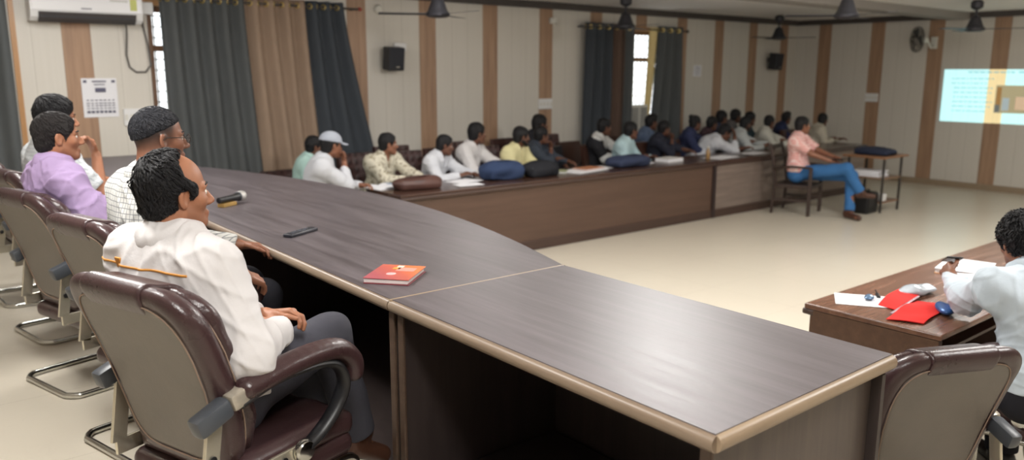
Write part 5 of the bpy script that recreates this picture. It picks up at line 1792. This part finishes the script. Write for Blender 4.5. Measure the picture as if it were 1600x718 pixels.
blob('backpack', 'black backpack lying right of the nearer blue backpack', 'backpack', (5.93, 6.74, DZT), (0.50, 0.32, 0.17), cloth('bag_black', (36, 37, 42), 0.1), 0.05, 3)
blob('backpack', 'flat blue backpack lying in front of the mint shirt student', 'backpack', (7.42, 6.76, DZT), (0.68, 0.34, 0.14), cloth('bag_blue_far', (52, 60, 84), 0.1), 0.0, 4)
def book(label, loc, size, rz, cover, cat='book', open_=False, top=None):
    t = thing('open_book' if open_ else cat.replace(' ', '_'), label, cat, loc, rz)
    w, l, h = size
    if open_:
        for s in (-1, 1):
            MB().grid(lambda u, v: (s * w / 2 * u, (v - 0.5) * l, 0.004 + h * math.sin(min(1, u * 1.15) * PI) * 0.7 + 0.004), 10, 2, (0, 0, -0.003)).build('page_block', M['paper'], t, smooth=True)
        MB().box((0, 0, 0.0025), (w, l, 0.005)).build('cover', cover, t)
        b = MB()
        for k in range(8):
            b.box((w * 0.25, -l * 0.35 + k * l * 0.09, 0.011 + h * 0.66), (w * 0.32, 0.007, 0.001))
        b.build('print', plain('blue_print', (120, 140, 170), 0.8), t)
    else:
        MB().box((0, 0, 0.0015), (w, l, 0.003)).build('back_cover', cover, t)
        MB().box((0.002, 0, h / 2), (w - 0.006, l - 0.006, h - 0.004), bevel=0.001).build('pages', M['paper'], t)
        MB().box((0, 0, h - 0.0015), (w, l, 0.003)).build('front_cover', top or cover, t)
    return t
def sheet(label, loc, w, l, rz, mat=None, curl=0.004, n=1):
    t = MB().grid(lambda u, v: ((u - 0.5) * w, (v - 0.5) * l, 0.001 + curl * (u * u + 0.6 * (1 - v) ** 2)), 6, 6, (0, 0, 0.0008 * n)).build('paper_sheet', mat or M['paper'], None, loc=loc)
    t.rotation_euler = (0, 0, rz)
    tag(t, label, 'paper')
    return t
book('open book with white pages at the near end of the long desk', (4.12, 7.0, DZT), (0.42, 0.30, 0.02), 0.15, M['paper'], open_=True)
sheet('white paper sheet on the desk in front of the student behind the brown bag', (4.98, 6.86, DZT), 0.34, 0.26, 0.2)
sheet('white paper near the desk edge between the brown bag and the nearer blue backpack', (4.86, 6.62, DZT), 0.28, 0.2, -0.2)
book('thin orange covered notebook on papers right of the black backpack', (6.75, 6.78, DZT + 0.012), (0.34, 0.22, 0.014), 0.1, plain('cover_orange', (182, 120, 84), 0.5), 'notebook')
sheet('loose white paper under the orange covered notebook', (6.62, 6.74, DZT), 0.56, 0.34, 0.15, n=10)
sheet('white paper at the left of the flat blue backpack', (7.02, 6.84, DZT), 0.2, 0.26, -0.2)
book('pale grey notebook leaning out by the elbow of the student holding his chin', (6.27, 6.86, DZT), (0.22, 0.30, 0.02), 0.7, plain('cover_olive', (156, 162, 124), 0.5), 'notebook')
book('thick white book lying in front of the plain brown chairs', (8.25, 6.80, DZT), (0.32, 0.22, 0.045), 0.05, plain('cover_white', (220, 218, 214), 0.5))
sheet('small white paper right of the flat blue backpack', (7.84, 6.80, DZT), 0.12, 0.12, 0.1, n=8)
t = thing('water_bottle', 'small amber bottle standing at the joint of the brown and grey desks', 'bottle', (8.88, 6.66, DZT))
MB().lathe([(0.028, 0), (0.03, 0.01), (0.03, 0.10), (0.014, 0.13), (0.013, 0.15)], (0, 0, 0), 16).build('bottle_body', plain('amber', (150, 118, 76), 0.25), t, smooth=True)
MB().lathe([(0.016, 0.148), (0.016, 0.17), (0, 0.172)], (0, 0, 0), 12).build('cap', M['offwhite'], t, smooth=True)
sheet('white paper under the elbow of the bending student in white', (9.15, 6.64, DZT), 0.5, 0.3, 0.1)
sheet('white paper on the grey desk in front of the bearded student', (10.0, 6.70, DZT), 0.4, 0.28, 0.0)

# things on the right desk
sheet('white paper sheet under the red cloth folder on the right desk', (3.90, 1.91, DZT), 0.20, 0.28, 0.55, n=3)
M['red'] = cloth('red_cloth', (214, 44, 40), 0.08)
t = thing('cloth_folder', 'bright red cloth folder spread open on the right desk', 'folder', (3.96, 1.70, DZT), 0.12)
MB().grid(lambda u, v: (-0.24 + 0.44 * u - 0.05 * v, -0.13 + 0.15 * v, 0.004 + 0.014 * math.sin(u * PI) * (0.4 + 0.6 * v) + 0.004 * math.sin(9 * u + 3 * v)), 16, 8, (0, 0, 0.004)).build('front_flap', M['red'], t, smooth=True)
MB().grid(lambda u, v: (-0.10 + 0.38 * u + 0.03 * v, 0.035 + 0.10 * v, 0.004 + 0.03 * math.sin(u * PI * 0.9) * (0.4 + 0.6 * v) + 0.004 * math.sin(8 * u)), 16, 8, (0, 0, 0.004)).build('back_flap', M['red'], t, smooth=True)
MB().tube([(-0.20, 0.03, 0.012), (-0.02, 0.022, 0.02), (0.2, 0.03, 0.016)], 0.006, 6, flat=(0.6, 1.2)).build('zip', plain('zip_grey', (150, 120, 130), 0.4), t, smooth=True)
def pouch(label, loc, size, c, rz, seed):
    fo = folds(seed, 0.006, 30.0, 4); a = V(*size) / 2
    o = link('pouch', sdf_mesh('pouch', lambda p: smax(el((0, 0, a[2]), a)(p) + fo(p), 0.001 - p[:, 2], 0.004).astype(F32), V(-a[0] - .03, -a[1] - .03, -0.02), V(a[0] + .03, a[1] + .03, size[2] + .03), 0.005), plain('foil', c, 0.25, metal=0.3, var=0.3, vscale=30), None, loc)
    o.rotation_euler = (0, 0, rz)
    return tag(o, label, 'pouch')
pouch('shiny blue pouch between the red folder and the elbow of the writing man', (4.00, 1.56, DZT), (0.16, 0.08, 0.05), (52, 92, 150), 0.5, 61)
pouch('silver foil pouch behind the red folder', (4.24, 1.80, DZT), (0.24, 0.12, 0.05), (190, 200, 210), -0.3, 62)
pouch('small blue grey pebble shaped pouch on the white paper', (3.93, 1.90, DZT + 0.004), (0.09, 0.06, 0.03), (92, 120, 150), 0.2, 63)
t = thing('pen_clip', 'small black clip lying on the white paper behind the red folder', 'clip', (4.02, 1.90, DZT + 0.006), 0.6)
MB().box((0, 0, 0.006), (0.07, 0.018, 0.012), bevel=0.003).build('clip_body', M['blackp'], t)
MB().tube([(0.02, 0, 0.012), (0.0, 0.015, 0.035), (-0.02, 0, 0.012)], 0.003, 6).build('clip_handle', M['blackp'], t)
book('white notepad with orange edge in front of the writing man', (5.0, 1.86, DZT), (0.36, 0.26, 0.03), 0.2, plain('cover_amber', (206, 150, 90), 0.5), 'notepad', top=M['paper'])
sheet('folded white paper beside the writing man on the right desk', (4.66, 1.74, DZT), 0.30, 0.16, 0.3, n=4, curl=0.02)
hp5 = m5['wr'][1]
t = thing('mobile_phone', 'dark mobile phone held by the writing man', 'phone', (4.28, 1.66, 0.97), 0.55)
MB().box((0, 0, 0), (0.15, 0.075, 0.009), bevel=0.004, rot=Matrix.Rotation(0.35, 3, 'Y')).build('case', M['blackp'], t)
MB().box((0.0015, 0, 0.0046), (0.14, 0.068, 0.001), rot=Matrix.Rotation(0.35, 3, 'Y')).build('screen', plain('screen', (40, 48, 62), 0.1), t)

# wooden armchair of the pink shirted man
t = thing('wooden_armchair', 'dark wooden armchair under the man in the pink shirt', 'chair', (PK[0], PK[1], 0), Y6)
W_ = M['oldwood']
for s in (-1, 1):
    MB().box((0.24, s * 0.26, 0.32), (0.045, 0.04, 0.64), bevel=0.006).build('front_leg', W_, t)
    MB().tube([(-0.26, s * 0.25, 0.0), (-0.23, s * 0.25, 0.42), (-0.28, s * 0.245, 0.75), (-0.34, s * 0.24, 0.95)], 0.022, 6).build('rear_leg', W_, t)
    MB().tube([(-0.27, s * 0.265, 0.62), (0.0, s * 0.275, 0.66), (0.26, s * 0.27, 0.65)], 0.024, 8, flat=(0.7, 1.2)).build('armrest', W_, t, smooth=True)
    MB().box((0, s * 0.25, 0.20), (0.46, 0.022, 0.035)).build('stretcher', W_, t)
MB().box((0.0, 0, 0.385), (0.52, 0.50, 0.05), bevel=0.012).build('seat', W_, t)
for z in (0.60, 0.72, 0.90):
    MB().box((-0.245 - (z - 0.5) * 0.2, 0, z), (0.02, 0.46, 0.06), bevel=0.004).build('back_rail', W_, t)
# small shelf table
t = thing('side_table', 'small wooden shelf table with thin steel legs carrying the dark laptop bag', 'table', (11.12, 5.47, 0))
MB().box((0, 0, 0.765), (0.72, 0.60, 0.028), bevel=0.005).build('tabletop', wood('table_ply', (120, 84, 58), (150, 110, 80), 1, rough=0.4), t)
for sx_ in (-1, 1):
    for sy_ in (-1, 1):
        MB().box((sx_ * 0.25, sy_ * 0.25, 0.376), (0.026, 0.026, 0.752)).build('leg', M['steel'], t)
MB().box((0.0, 0.0, 0.47), (0.52, 0.52, 0.02)).build('middle_shelf', wood('shelf_ply', (118, 92, 72), (140, 112, 90), 1), t)
MB().box((0.0, 0.0, 0.14), (0.52, 0.52, 0.02)).build('lower_shelf', wood('shelf_ply2', (118, 86, 66), (140, 106, 84), 1), t)
blob('laptop_bag', 'dark navy laptop bag lying on the small shelf table', 'bag', (11.10, 5.47, 0.779), (0.40, 0.58, 0.10), cloth('bag_navy', (40, 46, 64), 0.1), 0.0, 6)
t = thing('paper_bundle', 'bundle of pale papers on the middle shelf of the small table', 'papers', (11.05, 5.50, 0.48))
for k in range(4):
    MB().box((0.01 * (k % 2), 0.015 * (k % 3), 0.01 + 0.02 * k), (0.3, 0.4, 0.018), rz=0.05 * k, bevel=0.003).build('paper_stack', M['paper'], t)
t = thing('black_case', 'black upright case on the floor under the crossed foot of the pink shirted man', 'case', (10.74, 5.36, 0))
MB().box((0, 0, 0.15), (0.30, 0.20, 0.29), bevel=0.03, seg=3).build('case_body', M['tablefar'], t, smooth=True)
MB().tube([(-0.06, 0, 0.29), (-0.055, 0, 0.325), (0.055, 0, 0.325), (0.06, 0, 0.29)], 0.009, 8).build('handle', M['blackp'], t, smooth=True)
MB().box((0, -0.102, 0.18), (0.24, 0.006, 0.16), bevel=0.002).build('front_pocket', M['blackp'], t)
o = MB().box((0, 0, 0), (0.14, 0.12, 0.10), bevel=0.006).build('white_adapter_box', M['white'], None, loc=(11.0, 5.30, 0.201))
tag(o, 'small white box on the lower shelf of the small table', 'box')
t = thing('tablet', 'black tablet in the hands of the man in the pink shirt', 'tablet', (10.13, 5.45, 0.775), -0.2)
MB().box((0, 0, 0), (0.20, 0.14, 0.01), bevel=0.003, rot=Matrix.Rotation(-0.2, 3, 'X')).build('case', M['blackp'], t)
MB().box((0, 0, 0.0056), (0.18, 0.12, 0.001), rot=Matrix.Rotation(-0.2, 3, 'X')).build('screen', plain('tablet_screen', (30, 32, 38), 0.1), t)

# ------------------------------------------------------------------ light
def ceiling_lamp(label, x, y, power, w=1.2, l=0.3, rz=0.0, col=(1.0, 0.985, 0.96)):
    t = thing('ceiling_lamp', label, 'ceiling lamp', (x, y, CZ), rz, 'flat white ceiling lamps above the head table')
    MB().box((0, 0, -0.012), (w + 0.06, l + 0.06, 0.024), bevel=0.004).build('housing', M['white'], t)
    MB().box((0, 0, -0.0245), (w, l, 0.004)).build('diffuser', emis('lamp_diffuser', (255, 250, 240), 3.0), t)
    L = bpy.data.lights.new('lamp_light', 'AREA')
    L.shape = 'RECTANGLE'; L.size = w; L.size_y = l; L.energy = power; L.color = col
    o = bpy.data.objects.new('lamp_light', L)
    COL.objects.link(o)
    o.parent = t
    o.location = (0, 0, -0.035)
    P = bpy.data.lights.new('ceiling_fill', 'POINT')  # added point light below each lamp, brightens the ceiling and walls
    P.shadow_soft_size = 0.14; P.energy = power * 0.72; P.color = col
    o = bpy.data.objects.new('ceiling_fill', P)
    COL.objects.link(o)
    o.parent = t
    o.location = (0, 0, -0.22)
PW = 50
for label, x, y, k in (('flat ceiling lamp above the camera end of the head table', 0.6, 0.6, 0.8), ('flat ceiling lamp above the nearest chairs', 0.3, 3.2, 0.8), ('flat ceiling lamp above the middle of the head table', 1.2, 5.6, 0.7),
                       ('flat ceiling lamp in front of the air conditioner wall', 1.4, 7.0, 0.4), ('flat ceiling lamp over the open floor before the head table', 4.4, 3.6, 1.3), ('flat ceiling lamp over the near end of the long desk', 4.6, 6.0, 0.4), ('flat ceiling lamp above the right desk', 4.6, 0.2, 1.0), ('flat ceiling lamp over the middle of the open floor', 7.8, 2.6, 1.25), ('added unseen flat ceiling lamp over the far end of the open floor', 10.8, 2.0, 0.55)):  # the far-end lamp is an unseen addition to brighten the far ceiling
    ceiling_lamp(label, x, y, PW * k, rz=PI / 2)

w = bpy.data.worlds.new('daylight')
SC.world = w
w.use_nodes = True
bg = w.node_tree.nodes['Background']
bg.inputs['Color'].default_value = (0.93, 0.97, 1.0, 1)
bg.inputs['Strength'].default_value = 3.0

# ------------------------------------------------------------------ camera
cam = bpy.data.cameras.new('camera')
co = bpy.data.objects.new('camera', cam)
COL.objects.link(co)
cam.sensor_width = 36.0
cam.lens = 1253.74 / 1600 * 36.0
p_, y_, r_ = 0.1949, 0.8829, 0.0027
Fw = Vector((math.cos(p_) * math.cos(y_), math.cos(p_) * math.sin(y_), -math.sin(p_)))
Rt = Vector((math.sin(y_), -math.cos(y_), 0))
Up = Rt.cross(Fw)
R2 = Rt * math.cos(r_) + Up * math.sin(r_)
U2 = Up * math.cos(r_) - Rt * math.sin(r_)
mw = Matrix((R2, U2, -Fw)).transposed().to_4x4()
mw.translation = Vector((0, 0, 1.9067))
co.matrix_world = mw
cam.clip_start = 0.05
cam.dof.use_dof = True
cam.dof.focus_distance = 2.7
cam.dof.aperture_fstop = 2.2
SC.camera = co
SC.view_settings.view_transform = 'Standard'
SC.view_settings.look = 'None'
SC.view_settings.gamma = 1.0
SC.view_settings.exposure = -0.06
SC.view_settings.use_curve_mapping = False
SC.cycles.use_denoising = True
SC.cycles.max_bounces = 8
SC.cycles.sample_clamp_indirect = 6.0
